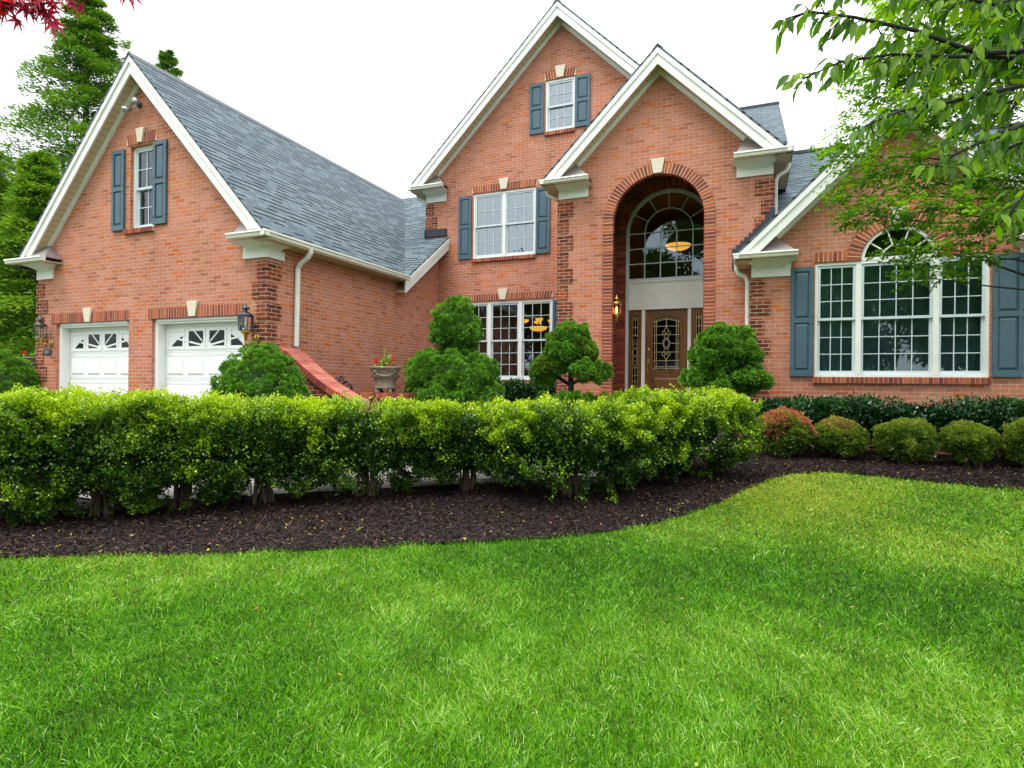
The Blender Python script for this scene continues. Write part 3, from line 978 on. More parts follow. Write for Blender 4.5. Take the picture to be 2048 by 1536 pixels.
# garage: the return wraps the corner and runs on as the long side gutter
m = MB(); m.box(XGR - .004, XGR + .035, YG - .035, 7.79, 2.058, 2.20); m.build('corner_board', M_white, RG)
c = MB()
for (z0, d0, z1, d1) in ((2.20, .035, 2.24, .055), (2.24, .06, 2.31, .20)):
    c.hexa([(XGR, YG - d0, z0), (XGR + d0, YG - d0, z0), (XGR + d0, 7.79 + d0 - .12, z0), (XGR, 7.79 + d0 - .12, z0)],
           [(XGR, YG - d1, z1), (XGR + d1, YG - d1, z1), (XGR + d1, 7.79 + d1 - .12, z1), (XGR, 7.79 + d1 - .12, z1)])
c.build('crown_moulding', M_white, RG)


def side_eave(xw, xo, y0, y1, zt, right=1):
    s = MB(); s.box(xw, xo - right * .03, y0 + .1, y1, zt - .115, zt - .102); o = s.build('soffit', M_soffit, HOUSE)
    gt = MB()
    prof = [(0, 0), (.005, -.025), (-.015, -.04), (-.025, -.085), (-.06, -.09), (-.10, -.09), (-.10, 0)]
    gt.prism([(xo + right * p, zt + q) for p, q in prof], 'Y', y0, y1)
    gt.build('gutter', M_gutter, HOUSE)


side_eave(XGR, -7.045, YG - .42, 11.28, 2.395)
side_eave(XER, .675, YE - .42, 13.2, 4.165)
side_eave(-7.766, -8.10, YM - .42, 16.0, 4.985, -1)
side_eave(XEL, -3.98, YE - .42, YM, 4.125, -1)
side_eave(XRL, -.285, YR - .42, YE - .01, 2.265, -1)


def downspout(pts, w=.036, d=.026):
    m = MB()
    m.tube(pts, [w] * len(pts), 8)
    o = m.build('downspout', M_gutter, HOUSE, smooth=False)
    return o


downspout([(-7.09, 8.10, 2.31), (-7.10, 8.10, 2.24), (-7.15, 8.10, 2.17), (-7.30, 8.08, 2.06), (-7.355, 8.08, 1.98), (-7.355, 8.07, 1.2), (-7.355, 8.06, .62)], .046)
downspout([(-.235, YR + .12, 2.18), (-.235, YR + .12, 2.08), (-.20, YR + .13, 2.01), (-.08, YR + .15, 1.95), (-.045, YR + .16, 1.86), (-.045, YR + .16, -1.0)], .042)
downspout([(.62, YE + .12, 4.08), (.62, YE + .12, 3.98), (.58, YE + .12, 3.90), (.45, YE + .12, 3.83), (.412, YE + .12, 3.74), (.412, YE + .12, 2.70)], .036)
downspout([(-8.05, YM - .02, 4.90), (-8.03, YM - .01, 4.80), (-7.90, YM + .02, 4.72), (-7.82, YM + .04, 4.70)], .04)
downspout([(-3.94, YE - .02, 4.04), (-3.92, YE, 3.93), (-3.80, YE + .03, 3.86), (-3.74, YE + .06, 3.84)], .036)


# ------------------------------------------------------------------ windows and shutters
def muntin_grid(m, x0, x1, z0, z1, cols, rows, y, wd=.017):
    for i in range(1, cols):
        x = x0 + (x1 - x0) * i / cols
        m.box(x - wd / 2, x + wd / 2, y - .006, y + .006, z0, z1)
    for j in range(1, rows):
        z = z0 + (z1 - z0) * j / rows
        m.box(x0, x1, y - .0075, y + .0075, z - wd / 2, z + wd / 2)


def sash(parent, x0, x1, z0, z1, cols, rows, y, mat, st=.042, bot=None, mw=.013, glass=None):
    m = MB()
    bt = bot or st
    m.box(x0, x0 + st, y - .018, y + .018, z0, z1); m.box(x1 - st, x1, y - .018, y + .018, z0, z1)
    m.box(x0 + st, x1 - st, y - .018, y + .018, z0, z0 + bt); m.box(x0 + st, x1 - st, y - .018, y + .018, z1 - st, z1)
    muntin_grid(m, x0 + st, x1 - st, z0 + bt, z1 - st, cols, rows, y - .004, mw)
    s = m.build('sash', mat, parent)
    p = MB(); p.box(x0 + st - .004, x1 - st + .004, y + .004, y + .008, z0 + bt - .004, z1 - st + .004)
    p.build('pane', glass or M_glass, parent)


def window(op, y, units, cols, rows, fr=.045, mull=.0, inset=.05, frame_mat=None, smat=None, zmid=None, ztop=None, glass=None):
    x0, x1, z0, z1 = op
    ztop = ztop or z1
    fm = frame_mat or M_white; sm = smat or M_sash
    f = MB()
    ya, yb = y + inset - .035, y + inset + .07
    f.box(x0, x0 + fr, ya, yb, z0, z1); f.box(x1 - fr, x1, ya, yb, z0, z1)
    f.box(x0 + fr, x1 - fr, ya, yb, z0, z0 + fr); f.box(x0 + fr, x1 - fr, ya, yb, z1 - fr, z1)
    for (a, b_) in zip(units[:-1], units[1:]):
        f.box(a[1], b_[0], ya - .004, yb, z0 + fr, z1 - fr)
    o = f.build('window', fm, HOUSE)
    zm = zmid or (z0 + z1) / 2
    for (a, b_), c in zip(units, cols):
        sash(o, a, b_, zm - .02, z1 - fr, c, rows[0], y + inset + .0, sm, glass=glass)
        sash(o, a, b_, z0 + fr, zm + .02, c, rows[1], y + inset + .037, sm, bot=.06, glass=glass)
    return o


def units_of(x0, x1, n, fr=.045, mull=.09):
    w_ = (x1 - x0 - 2 * fr - (n - 1) * mull) / n
    return [(x0 + fr + i * (w_ + mull), x0 + fr + i * (w_ + mull) + w_) for i in range(n)]


window(W_GAR, YG, units_of(W_GAR[0], W_GAR[1], 1), [2], (2, 2), inset=.10)
window(W2, YM, units_of(W2[0], W2[1], 2, mull=.075), [3, 3], (2, 2), glass=M_glass_sky)
window(W3, YM, units_of(W3[0], W3[1], 1), [3], (2, 2), glass=M_glass_sky)
window(W1, YM, units_of(W1[0], W1[1], 3, mull=.085), [3, 3, 3], (3, 3))
window((WR[0], WR[1], WR[2], WR[3]), YR, [(1.055, 1.617), (1.693, 2.688), (2.764, 3.366)], [3, 4, 3], (3, 3), zmid=1.14)
# fan light over the big window
f = MB(); n = 28
arc = lambda r, a: (2.21 + r * math.cos(a), 2.095 + r * math.sin(a))
f.prism([arc(.525, math.pi * k / n) for k in range(n + 1)] + [arc(.475, math.pi * k / n) for k in range(n, -1, -1)], 'Y', YR + .012, YR + .10)
f.box(1.69, 2.73, YR + .010, YR + .10, 2.087, 2.135)
o = f.build('fan_window', M_white, HOUSE)
f = MB()
f.prism([arc(.245, math.pi * k / n) for k in range(n + 1)] + [arc(.222, math.pi * k / n) for k in range(n, -1, -1)], 'Y', YR + .04, YR + .056)
for a in (36, 72, 108, 144):
    ca, sa = math.cos(R(a)), math.sin(R(a)); q = .010
    f.prism([(2.21 + .24 * ca - q * sa, 2.095 + .24 * sa + q * ca), (2.21 + .24 * ca + q * sa, 2.095 + .24 * sa - q * ca),
             (2.21 + .48 * ca + q * sa, 2.095 + .48 * sa - q * ca), (2.21 + .48 * ca - q * sa, 2.095 + .48 * sa + q * ca)], 'Y', YR + .042, YR + .054)
f.build('muntin', M_white, o)
f = MB(); f.prism([arc(.48, math.pi * k / n) for k in range(n + 1)], 'Y', YR + .058, YR + .062); f.build('pane', M_glass, o)


def shutter(x0, x1, z0, z1, y):
    m = MB(); st_ = .062
    ya = y - .045
    zt, zb, zm = z1 - .075, z0 + .10, (z0 + z1) / 2 + .02
    m.box(x0, x0 + st_, ya, y - .004, z0, z1); m.box(x1 - st_, x1, ya, y - .004, z0, z1)
    m.box(x0 + st_, x1 - st_, ya, y - .004, z0, zb); m.box(x0 + st_, x1 - st_, ya, y - .004, zt, z1)
    m.box(x0 + st_, x1 - st_, ya, y - .004, zm - .04, zm + .04)
    o = m.build('shutter', M_shutter, HOUSE, bevel=0.003)
    p = MB()
    for (a, b_) in ((zb, zm - .04), (zm + .04, zt)):
        p.box(x0 + st_, x1 - st_, y - .020, y - .006, a, b_)
        xa, xb = x0 + st_ + .012, x1 - st_ - .012
        p.hexa([(xa, y - .020, b_ - .012), (xb, y - .020, b_ - .012), (xb, y - .020, a + .012), (xa, y - .020, a + .012)],
               [(xa + .03, y - .040, b_ - .045), (xb - .03, y - .040, b_ - .045), (xb - .03, y - .040, a + .045), (xa + .03, y - .040, a + .045)])
    p.build('shutter_panel', M_shutter, o)
    h = MB()
    for z in (z0 + .15, z1 - .15, zm + .06, zm - .06):
        for x in (x0 + .014, x1 - .014): h.box(x - .006, x + .006, ya - .006, ya, z - .012, z + .012)
    h.build('hinge_screw', M_black, o)


shutter(-11.225, -10.89, 2.815, 4.33, YG); shutter(-10.105, -9.765, 2.84, 4.352, YG)
shutter(-6.83, -6.472, 3.115, 4.69, YM); shutter(-4.762, -4.405, 3.11, 4.685, YM)
shutter(-4.953, -4.585, 5.976, 7.17, YM); shutter(-3.823, -3.458, 5.983, 7.175, YM)
shutter(-4.318, -3.96, .10, 1.99, YM)
shutter(.635, .988, .178, 2.03, YR); shutter(3.437, 3.818, .178, 2.055, YR)


# rooms behind the glass
def room(x0, x1, y0, y1, z0, z1, mat=M_room):
    m = MB().box(x0, x1, y0, y1, z0, z1)
    m.f = [f for i, f in enumerate(m.f) if i != 2]
    m.f = [f[::-1] for f in m.f]
    return m.build('room', mat, HOUSE)


room(-7.7, -4.0, YM + .15, 17.2, -.35, 2.6)
room(-7.7, -4.0, YM + .15, 16.5, 2.9, 5.2)
room(-5.5, -2.8, YM + .15, 16, 5.7, 7.35)
room(.1, 4.3, YR + .13, 15, -.35, 2.72)
room(-11.6, -9.3, YG + .15, 9.5, 2.6, 4.6)
room(-2.9, -.45, YD + .13, 19, -.36, 5.0)


def curtain(x0, x1, y, z0, z1, mat, amp=.02, n=90):
    m = MB()
    for i in range(n + 1):
        x = x0 + (x1 - x0) * i / n
        yy = y + amp * math.sin(i * 1.05) + amp * .5 * math.sin(i * .41 + 1)
        m.v += [(x, yy, z0), (x, yy, z1)]
    m.f = [(2 * i, 2 * i + 2, 2 * i + 3, 2 * i + 1) for i in range(n)]
    return m.build('curtain', mat, HOUSE, smooth=True)


curtain(W2[0] - .05, W2[1] + .05, YM + .165, W2[2] - .05, W2[3] + .05, M_curtain, .008)
curtain(W3[0] - .05, W3[1] + .05, YM + .165, W3[2] - .05, W3[3] + .05, M_curtain, .006, 40)
curtain(W_GAR[0] - .05, -10.50, YG + .26, W_GAR[2] - .05, W_GAR[3] + .05, M_reflect_blind, .012, 30)
curtain(1.0, 3.42, YR + .19, .12, 2.06, M_reflect_blind, .010, 120)


# ------------------------------------------------------------------ garage doors
def garage_door(op):
    x0, x1 = op
    fr = MB()
    yd = YG + .22
    jw = .085
    fr.box(x0, x0 + jw, YG + .06, yd + .05, DB, DT); fr.box(x1 - jw, x1, YG + .06, yd + .05, DB, DT)
    fr.box(x0 + jw, x1 - jw, YG + .06, yd + .05, DT - .085, DT)
    fr.box(x0 + jw, x1 - jw, YG + .03, YG + .058, DT - .05, DT - .002)
    fr.build('door_frame', M_white, HOUSE)
    a, b_ = x0 + jw + .004, x1 - jw - .004
    zt, zb = DT - .09, -1.025
    H = (zt - zb) / 4
    m = MB()
    for k in range(4):
        z0, z1 = zb + k * H + .004, zb + (k + 1) * H - .004
        m.box(a, b_, yd, yd + .04, z0, z1)
        m.box(a, b_, yd + .01, yd + .04, z1, z1 + .008)
    # two fine grooves' worth of ribs between the rows of panels
    W_ = (b_ - a) / 4
    pns = []; xc = (a + b_) / 2
    for k in range(3):
        z0, z1 = zb + k * H + .10, zb + (k + 1) * H - .10
        for c in range(4):
            u0, u1 = a + c * W_ + .05, a + (c + 1) * W_ - .05
            pn = MB(); pns.append(pn)
            pn.hexa([(u0, yd, z1), (u1, yd, z1), (u1, yd, z0), (u0, yd, z0)],
                    [(u0 + .03, yd - .022, z1 - .035), (u1 - .03, yd - .022, z1 - .035), (u1 - .03, yd - .022, z0 + .035), (u0 + .03, yd - .022, z0 + .035)])
        for dz in (.035, .06):
            m.box(a, b_, yd - .006, yd, zb + (k + 1) * H - dz - .006, zb + (k + 1) * H - dz)
            m.box(a, b_, yd - .006, yd, zb + (k + 1) * H + dz, zb + (k + 1) * H + dz + .006)
    o = m.build('garage_door', M_garage, HOUSE)
    for pn in pns: pn.build('raised_panel', M_garage, o)
    # sunburst lights in the top row
    z0, z1 = zb + 3 * H + .11, zt - .13
    gl = MB(); fr = MB(); rays = []
    for c in range(4):
        u0, u1 = a + c * W_ + .045, a + (c + 1) * W_ - .045
        fr.box(u0 - .012, u1 + .012, yd - .012, yd, z0 - .055, z0 - .0); fr.box(u0 - .012, u1 + .012, yd - .012, yd, z1, z1 + .055)
        fr.box(u0 - .012, u0 + .03, yd - .0115, yd, z0, z1); fr.box(u1 - .03, u1 + .012, yd - .0115, yd, z0, z1)
        u0 += .03; u1 -= .03
        if c in (1, 2): poly = [(u0, z0), (u1, z0), (u1, z1), (u0, z1)]
        elif c == 0: poly = [(u0 + .06, z0), (u1, z0), (u1, z0 + .72 * (z1 - z0)), (u0 + .22, z0 + .45 * (z1 - z0))]
        else: poly = [(u0, z0), (u1 - .06, z0), (u1 - .22, z0 + .45 * (z1 - z0)), (u0, z0 + .72 * (z1 - z0))]
        gl.prism(poly, 'Y', yd - .004, yd - .001)
    for s in (-1, 1):
        for ang, l0, l1 in ((11, .10, .42), (11, .50, .80), (42, .10, None)):
            t = math.tan(R(ang)); w_ = .017
            xa, xb = l0, l1 if l1 else min(.40, (z1 - z0) / t)
            ry = MB(); rays.append(ry)
            ry.prism([(xc + s * xa, z0 + xa * t - w_), (xc + s * xb, z0 + xb * t - w_), (xc + s * xb, z0 + xb * t + w_), (xc + s * xa, z0 + xa * t + w_)], 'Y', yd - .010, yd - .0045)
        ry = MB(); rays.append(ry)
        ry.prism([(xc, z0), (xc + s * .07, z0)] + [(xc + s * (.07 + .07 * math.cos(R(q))), z0 + .07 * math.sin(R(q))) for q in (0, 30, 60, 90)], 'Y', yd - .0105, yd - .0045)
    gl.build('pane', M_doorglass, o); fr.build('pane_frame', M_garage, o); [ry.build('sunburst_ray', M_garage, o) for ry in rays]


M_doorglass = plain('dark_garage_glass', (.012, .016, .018), 0.05, 0.1, 3, spec=0.15)
garage_door(D1); garage_door(D2)

# ------------------------------------------------------------------ entry: transom, panel, door, sidelights
yd = YD + .02
f = MB(); n = 32
ac = lambda r, a: (-1.682 + r * math.cos(a), FZS + r * math.sin(a))
f.prism([ac(FR, math.pi * k / n) for k in range(n + 1)] + [ac(.858, math.pi * k / n) for k in range(n, -1, -1)], 'Y', yd - .03, yd + .08)
f.box(FX0, FX0 + .067, yd - .03, yd + .08, -.36, FZS); f.box(FX1 - .067, FX1, yd - .03, yd + .08, -.36, FZS)
f.box(FX0 + .067, FX1 - .067, yd - .029, yd + .08, 2.335, 2.385)
TR = f.build('transom_window', M_sash, HOUSE)
f = MB()
gx0, gx1, gz0 = -2.54, -.824, 2.385
cw = (gx1 - gx0) / 5
for i in range(1, 5):
    x = gx0 + cw * i
    f.box(x - .011, x + .011, yd + .010, yd + .024, gz0, FZS + (.0 if i in (2, 3) else 0))
for z in (gz0 + .335, gz0 + .335 * 2, FZS):
    f.box(gx0, gx1, yd + .009, yd + .0255, z - .011, z + .011)
for r in (cw * 1.5, cw * .5):
    f.prism([ac(r + .011, math.pi * k / n) for k in range(n + 1)] + [ac(r - .011, math.pi * k / n) for k in range(n, -1, -1)], 'Y', yd + .0105, yd + .0235)
for a in (30, 60, 90, 120, 150):
    ca, sa = math.cos(R(a)), math.sin(R(a)); q = .0095; r0, r1 = cw * 1.5, .862
    f.prism([(-1.682 + r0 * ca - q * sa, FZS + r0 * sa + q * ca), (-1.682 + r0 * ca + q * sa, FZS + r0 * sa - q * ca),
             (-1.682 + r1 * ca + q * sa, FZS + r1 * sa - q * ca), (-1.682 + r1 * ca - q * sa, FZS + r1 * sa + q * ca)], 'Y', yd + .011, yd + .023)
f.build('muntin', M_sash, TR)
f = MB(); f.prism([(gx0, gz0), (gx1, gz0)] + [ac(.858, math.pi * k / n) for k in range(n + 1)], 'Y', yd + .026, yd + .030); f.build('pane', M_glass, TR)
f = MB()
f.box(FX0 + .067, FX1 - .067, yd - .005, yd + .06, 1.705, 2.335)
for (a, b_, c, d) in ((FX0 + .067, FX1 - .067, 1.705, 1.77), (FX0 + .067, FX1 - .067, 2.27, 2.335), (FX0 + .067, FX0 + .15, 1.77, 2.27), (FX1 - .15, FX1 - .067, 1.77, 2.27)):
    f.box(a, b_, yd - .022, yd - .005, c, d)
f.box(FX0 + .06, FX1 - .06, yd - .05, yd + .0, 1.685, 1.705); f.box(FX0 + .03, FX1 - .03, yd - .045, yd - .03, 2.30, 2.335)
f.build('door_head_panel', M_white, HOUSE)
dx0, dx1, dz0, dz1 = -2.165, -1.262, -.34, 1.683
f = MB()
for (a, b_) in ((-2.245, -2.17), (-1.257, -1.185)):
    f.box(a, b_, yd - .028, yd + .07, -.36, 1.684)
f.build('door_frame', M_white, HOUSE)


def bars(m, segs, y0, y1, w_=.010):
    for (a, b_) in segs:
        a, b_ = Vector(a), Vector(b_)
        d = (b_ - a)
        if d.length < 1e-6: continue
        nn = Vector((-d.y, d.x)).normalized() * w_ / 2
        m.prism([tuple(a + nn), tuple(b_ + nn), tuple(b_ - nn), tuple(a - nn)], 'Y', y0, y1)


def ellipse(cx, cz_, rx, rz, n=20, a0=0, a1=360):
    p = [(cx + rx * math.cos(R(a0 + (a1 - a0) * k / n)), cz_ + rz * math.sin(R(a0 + (a1 - a0) * k / n))) for k in range(n + 1)]
    return list(zip(p[:-1], p[1:]))


def motif(cx, cz_, sc):
    s = []
    s += ellipse(cx, cz_, .075 * sc, .115 * sc)
    s += ellipse(cx, cz_, .055 * sc, .085 * sc)
    for d in (1, -1):
        s += ellipse(cx, cz_ + d * .17 * sc, .05 * sc, .055 * sc, 14)
        for e in (1, -1):
            s += ellipse(cx + e * .055 * sc, cz_ + d * .235 * sc, .035 * sc, .04 * sc, 10)
            s += [((cx, cz_ + d * .36 * sc), (cx + e * .05 * sc, cz_ + d * .28 * sc)), ((cx + e * .05 * sc, cz_ + d * .28 * sc), (cx, cz_ + d * .21 * sc))]
    return s


# door slab with an arched leaded light
m = MB()
gx0, gx1, gzb, gzt = -2.015, -1.41, .33, 1.46
arcp = [(gx1 + (gx0 - gx1) * k / 12, gzt + .085 * math.sin(math.pi * k / 12)) for k in range(13)]
hole = [(gx0, gzb), (gx1, gzb)] + arcp
rings = [[Vector((p[0], p[1], 0)) for p in r] for r in (rect(dx0, dx1, dz0, dz1), hole)]
tri = tessellate_polygon(rings)
fl = rect(dx0, dx1, dz0, dz1) + hole
m.v = [(p[0], yd + .02, p[1]) for p in fl]
for a, b_, c in tri:
    A, B, C = (Vector(m.v[i]) for i in (a, b_, c))
    m.f.append((a, b_, c) if (B - A).cross(C - A).y < 0 else (a, c, b_))
DOOR = m.build('front_door', M_wood, HOUSE)
m = MB()
for (a, b_) in zip(hole, hole[1:] + hole[:1]):
    bars(m, [(a, b_)], yd + .006, yd + .03, .03)
for (z0, z1) in ((-.20, .20),):
    for (xa, xb) in ((gx0, gx1),):
        bars(m, [((xa, z0), (xb, z0)), ((xb, z0), (xb, z1)), ((xb, z1), (xa, z1)), ((xa, z1), (xa, z0))], yd + .008, yd + .02, .03)
        m.hexa([(xa + .03, yd + .02, z1 - .03), (xb - .03, yd + .02, z1 - .03), (xb - .03, yd + .02, z0 + .03), (xa + .03, yd + .02, z0 + .03)],
               [(xa + .07, yd + .006, z1 - .07), (xb - .07, yd + .006, z1 - .07), (xb - .07, yd + .006, z0 + .07), (xa + .07, yd + .006, z0 + .07)])
m.build('door_moulding', M_wood, DOOR)
m = MB(); m.prism(hole, 'Y', yd + .034, yd + .038); m.build('glass', M_glass_lead, DOOR)
m = MB()
cx = (gx0 + gx1) / 2
sg = [((gx0 + .05, gzb), (gx0 + .05, gzt)), ((gx1 - .05, gzb), (gx1 - .05, gzt)), ((gx0 + .09, gzb), (gx0 + .09, gzt)), ((gx1 - .09, gzb), (gx1 - .09, gzt))]
for off in (.05, .085):
    sg += [((a[0] * (1 - .0) , a[1] - off), (b_[0], b_[1] - off)) for a, b_ in zip(arcp[:-1], arcp[1:])]
sg += [((gx0 + .03, gzb + .05), (gx1 - .03, gzb + .05)), ((gx0 + .03, gzb + .085), (gx1 - .03, gzb + .085))]
for z in (.55, .74, .93, 1.12, 1.31):
    sg += [((gx0, z), (cx - (.09 if z == .93 else .0), z)), ((cx + (.09 if z == .93 else .0), z), (gx1, z))]
sg += [((cx, gzb), (cx, .57)), ((cx, 1.29), (cx, gzt + .08)), ((gx0, gzb), (gx0 + .06, gzb + .06)), ((gx1, gzb), (gx1 - .06, gzb + .06))]
for z in (.55, 1.31): sg += ellipse(cx, z, .022, .03, 6)
sg += motif(cx, .93, 1.0)
bars(m, sg, yd + .026, yd + .034, .009)
m.build('came', M_lead, DOOR)
m = MB()
m.lathe([(.028, 0), (.028, .012), (.01, .02)], (0, 0, 0), 14)
m.v = [(dx0 + .065 + x, yd + .02 - z, .80 + y) for x, y, z in m.v]
m.build('deadbolt', M_brass, DOOR); m = MB()
m.tube([(dx0 + .065, yd + .0, .52), (dx0 + .06, yd - .05, .49), (dx0 + .06, yd - .055, .40), (dx0 + .06, yd - .04, .33), (dx0 + .065, yd + .0, .29)], .011, 8)
m.box(dx0 + .045, dx0 + .085, yd + .004, yd + .02, .48, .60); m.box(dx0 + .05, dx0 + .08, yd + .004, yd + .02, .27, .31)
m.build('handle', M_brass, DOOR)
for (sx0, sx1) in ((-2.54, -2.25), (-1.18, -.824)):
    m = MB()
    p0, p1 = sx0 + .075, sx1 - .075
    if sx0 > -1.5: p0, p1 = sx0 + .085, sx0 + .225
    for q in ((sx0, p0, -.34, 1.683), (p1, sx1, -.34, 1.683), (p0, p1, -.34, .02), (p0, p1, 1.56, 1.683)):
        m.box(q[0], q[1], yd + .0, yd + .04, q[2], q[3])
    o = m.build('sidelight', M_wood, HOUSE)
    m = MB(); m.box(p0, p1, yd + .026, yd + .03, .02, 1.56); m.build('glass', M_glass_lead, o)
    m = MB(); cx = (p0 + p1) / 2
    sg = [((p0 + .015, .02), (p0 + .015, 1.56)), ((p1 - .015, .02), (p1 - .015, 1.56)), ((cx, .02), (cx, .40)), ((cx, 1.08), (cx, 1.56))]
    for z in (.07, .10, .22, .40, 1.12, 1.30, 1.47, 1.51): sg.append(((p0, z), (p1, z)))
    for z in (.22, .40, 1.12, 1.30): sg += ellipse(cx, z, .018, .025, 6)
    sg += motif(cx, .74, .85)
    bars(m, sg, yd + .018, yd + .026, .009)
    m.build('came', M_lead, o)


# ------------------------------------------------------------------ lamps, sign, small fittings
def lantern(c, label, s=1.0, wall_dir=(0.35, 1), lit=False, arm=True):
    """c: centre of the glass body; the back plate sits on the wall at wall_dir"""
    cx, cy, cz_ = c
    t = thing('wall_lantern', (cx, cy, cz_ - .25 * s), label, 'lantern', 'brass and glass wall lanterns of the house')
    r = .105 * s; h = .20 * s
    g_ = MB(); fr_ = MB()
    for k in range(6):
        a0, a1 = R(60 * k + 30), R(60 * k + 90)
        p0 = (cx + r * math.cos(a0), cy + r * math.sin(a0)); p1 = (cx + r * math.cos(a1), cy + r * math.sin(a1))
        q0 = (cx + r * .86 * math.cos(a0), cy + r * .86 * math.sin(a0)); q1 = (cx + r * .86 * math.cos(a1), cy + r * .86 * math.sin(a1))
        zt, zb = cz_ + h / 2, cz_ - h / 2
        g_.add([(q0[0], q0[1], zb), (q1[0], q1[1], zb), (p1[0], p1[1], zt), (p0[0], p0[1], zt)], [(0, 1, 2, 3)])
        fr_.tube([(q0[0], q0[1], zb), (p0[0], p0[1], zt)], .006 * s, 6)
        fr_.tube([(q0[0], q0[1], zb), (q1[0], q1[1], zb)], .006 * s, 6); fr_.tube([(p0[0], p0[1], zt), (p1[0], p1[1], zt)], .006 * s, 6)
    fr_.build('cage', M_bronze, t)
    g_.build('glass', M_glass_amber if lit else M_glass_lamp, t)
    m_ = MB()
    m_.lathe([(.10 * s, 0), (.085 * s, .03 * s), (.05 * s, .055 * s), (.022 * s, .07 * s), (.022 * s, .09 * s), (.055 * s, .10 * s), (.045 * s, .125 * s),
              (.015 * s, .14 * s), (.008 * s, .17 * s), (.003 * s, .20 * s)], (cx, cy, cz_ + h / 2), 18)
    m_.build('cap', M_brass if lit else M_bronze, t, smooth=True)
    m_ = MB()
    m_.lathe([(.006 * s, -.15 * s), (.02 * s, -.135 * s), (.012 * s, -.115 * s), (.03 * s, -.095 * s), (.022 * s, -.075 * s), (.05 * s, -.04 * s), (.082 * s, -.004 * s)], (cx, cy, cz_ - h / 2), 18)
    wd = Vector((wall_dir[0], wall_dir[1], 0)).normalized()
    e = Vector((cx, cy, cz_ - h / 2 - .10 * s))
    bp = e + wd * .16 * s
    if arm: m_.tube([e, e + wd * .06 * s + Vector((0, 0, -.02 * s)), bp], .014 * s, 8)
    m_.build('bracket', M_brass, t, smooth=True)
    if arm:
        b_ = MB(); b_.lathe([(.055 * s, 0), (.05 * s, .015 * s), (.025 * s, .03 * s)], (0, 0, 0), 16)
        b_.v = [(bp.x + x, bp.y - z, bp.z + y * 1.5) for x, y, z in b_.v]
        b_.build('back_plate', M_brass, t, smooth=True)
    b_ = MB(); b_.lathe([(.012 * s, -.09 * s), (.012 * s, -.04 * s), (.02 * s, -.02 * s), (.018 * s, .01 * s), (.003 * s, .05 * s)], (cx, cy, cz_), 10)
    b_.build('bulb', M_bulb if lit else M_unlit, t, smooth=True)
    return t


lantern((-13.11, YG - .17, .955), 'unlit lantern beside the oval plaque at the far end of the garage', 1.12, (.45, 1))
lantern((-7.69, YG - .17, .955), 'unlit lantern beside the garage door nearest the curved brick wall', 1.18, (.5, 1))
lantern((-2.475, YE + .06, 1.515), 'glowing amber lantern inside the entry arch left of the front door', 1.0, (-1, .15), lit=True, arm=False)

t = thing('flood_light', (-10.51, YG, 5.02), 'small twin floodlight under the garage gable peak', 'floodlight')
m = MB(); m.lathe([(.055, 0), (.055, .03), (.03, .045)], (0, 0, 0), 16); m.v = [(-10.51 + x, YG - z, 5.10 + y) for x, y, z in m.v]; m.build('mount', M_bronze, t, smooth=True)
for (dx, dz) in ((-.10, -.10), (.10, .0)):
    m = MB()
    a = Vector((-10.51, YG - .05, 5.09)); e = a + Vector((dx, -.06, dz))
    m.tube([a, e], .012, 8); m.tube([e, e + Vector((dx * .6, -.11, -.04))], [.035, .062], 14)
    m.build('spot_head', M_zinc, t, smooth=True)

t = thing('number_plaque', (-13.165, YG, .557), 'small black oval house number plaque on the garage pier', 'plaque')
m = MB()
m.prism([(-13.165 + .128 * math.copysign(abs(math.cos(a)) ** .6, math.cos(a)), .557 + .07 * math.copysign(abs(math.sin(a)) ** .7, math.sin(a)))
         for a in np.linspace(0, 2 * math.pi, 33)[:-1]], 'Y', YG - .018, YG - .002)
m.build('plate', M_black, t, bevel=.004)
fc = bpy.data.curves.new('numerals', 'FONT'); fc.body = '507'; fc.size = .085; fc.align_x = 'CENTER'; fc.align_y = 'CENTER'; fc.extrude = .002
fo = bpy.data.objects.new('numerals', fc); COL.objects.link(fo)
dg = bpy.context.evaluated_depsgraph_get()
nm = bpy.data.meshes.new_from_object(fo.evaluated_get(dg))
bpy.data.objects.remove(fo)
nm.transform(Matrix.Translation((-13.165, YG - .0205, .557)) @ Matrix.Rotation(R(90), 4, 'X'))
nm.materials.clear(); nm.materials.append(plain('grey_numerals', (.35, .38, .40), .5))
fo = bpy.data.objects.new('numerals', nm); COL.objects.link(fo)
attach(fo, t)


def bowl_light(loc, r, label, extra=0):
    t = thing('pendant_lamp', (loc[0], loc[1], loc[2]), label, 'lamp')
    m = MB(); m.lathe([(.02, -r * .30), (r * .5, -r * .25), (r * .85, -r * .1), (r, .03), (r * .98, .05), (r * .6, .05)], loc, 28); m.build('bowl', M_amberglow, t, smooth=True)
    m = MB(); m.tube([(loc[0], loc[1], loc[2] + .05), (loc[0], loc[1], loc[2] + 1.1)], .012, 8); m.lathe([(.035, -.06), (.02, -.02), (.03, 0)], (loc[0], loc[1], loc[2] - r * .28), 12); m.build('stem', M_bronze, t)
    for k in range(extra):
        a = 2 * math.pi * k / max(1, extra) + .4
        c_ = (loc[0] + r * 1.5 * math.cos(a), loc[1] + r * 1.5 * math.sin(a), loc[2] + .2)
        m = MB(); m.lathe([(.02, -.05), (.08, -.02), (.11, .04)], c_, 16); m.build('shade', M_amberglow, t, smooth=True)
        m = MB(); m.tube([(loc[0], loc[1], loc[2] + .12), (c_[0], c_[1], c_[2] - .04)], .008, 6); m.build('arm', M_bronze, t)


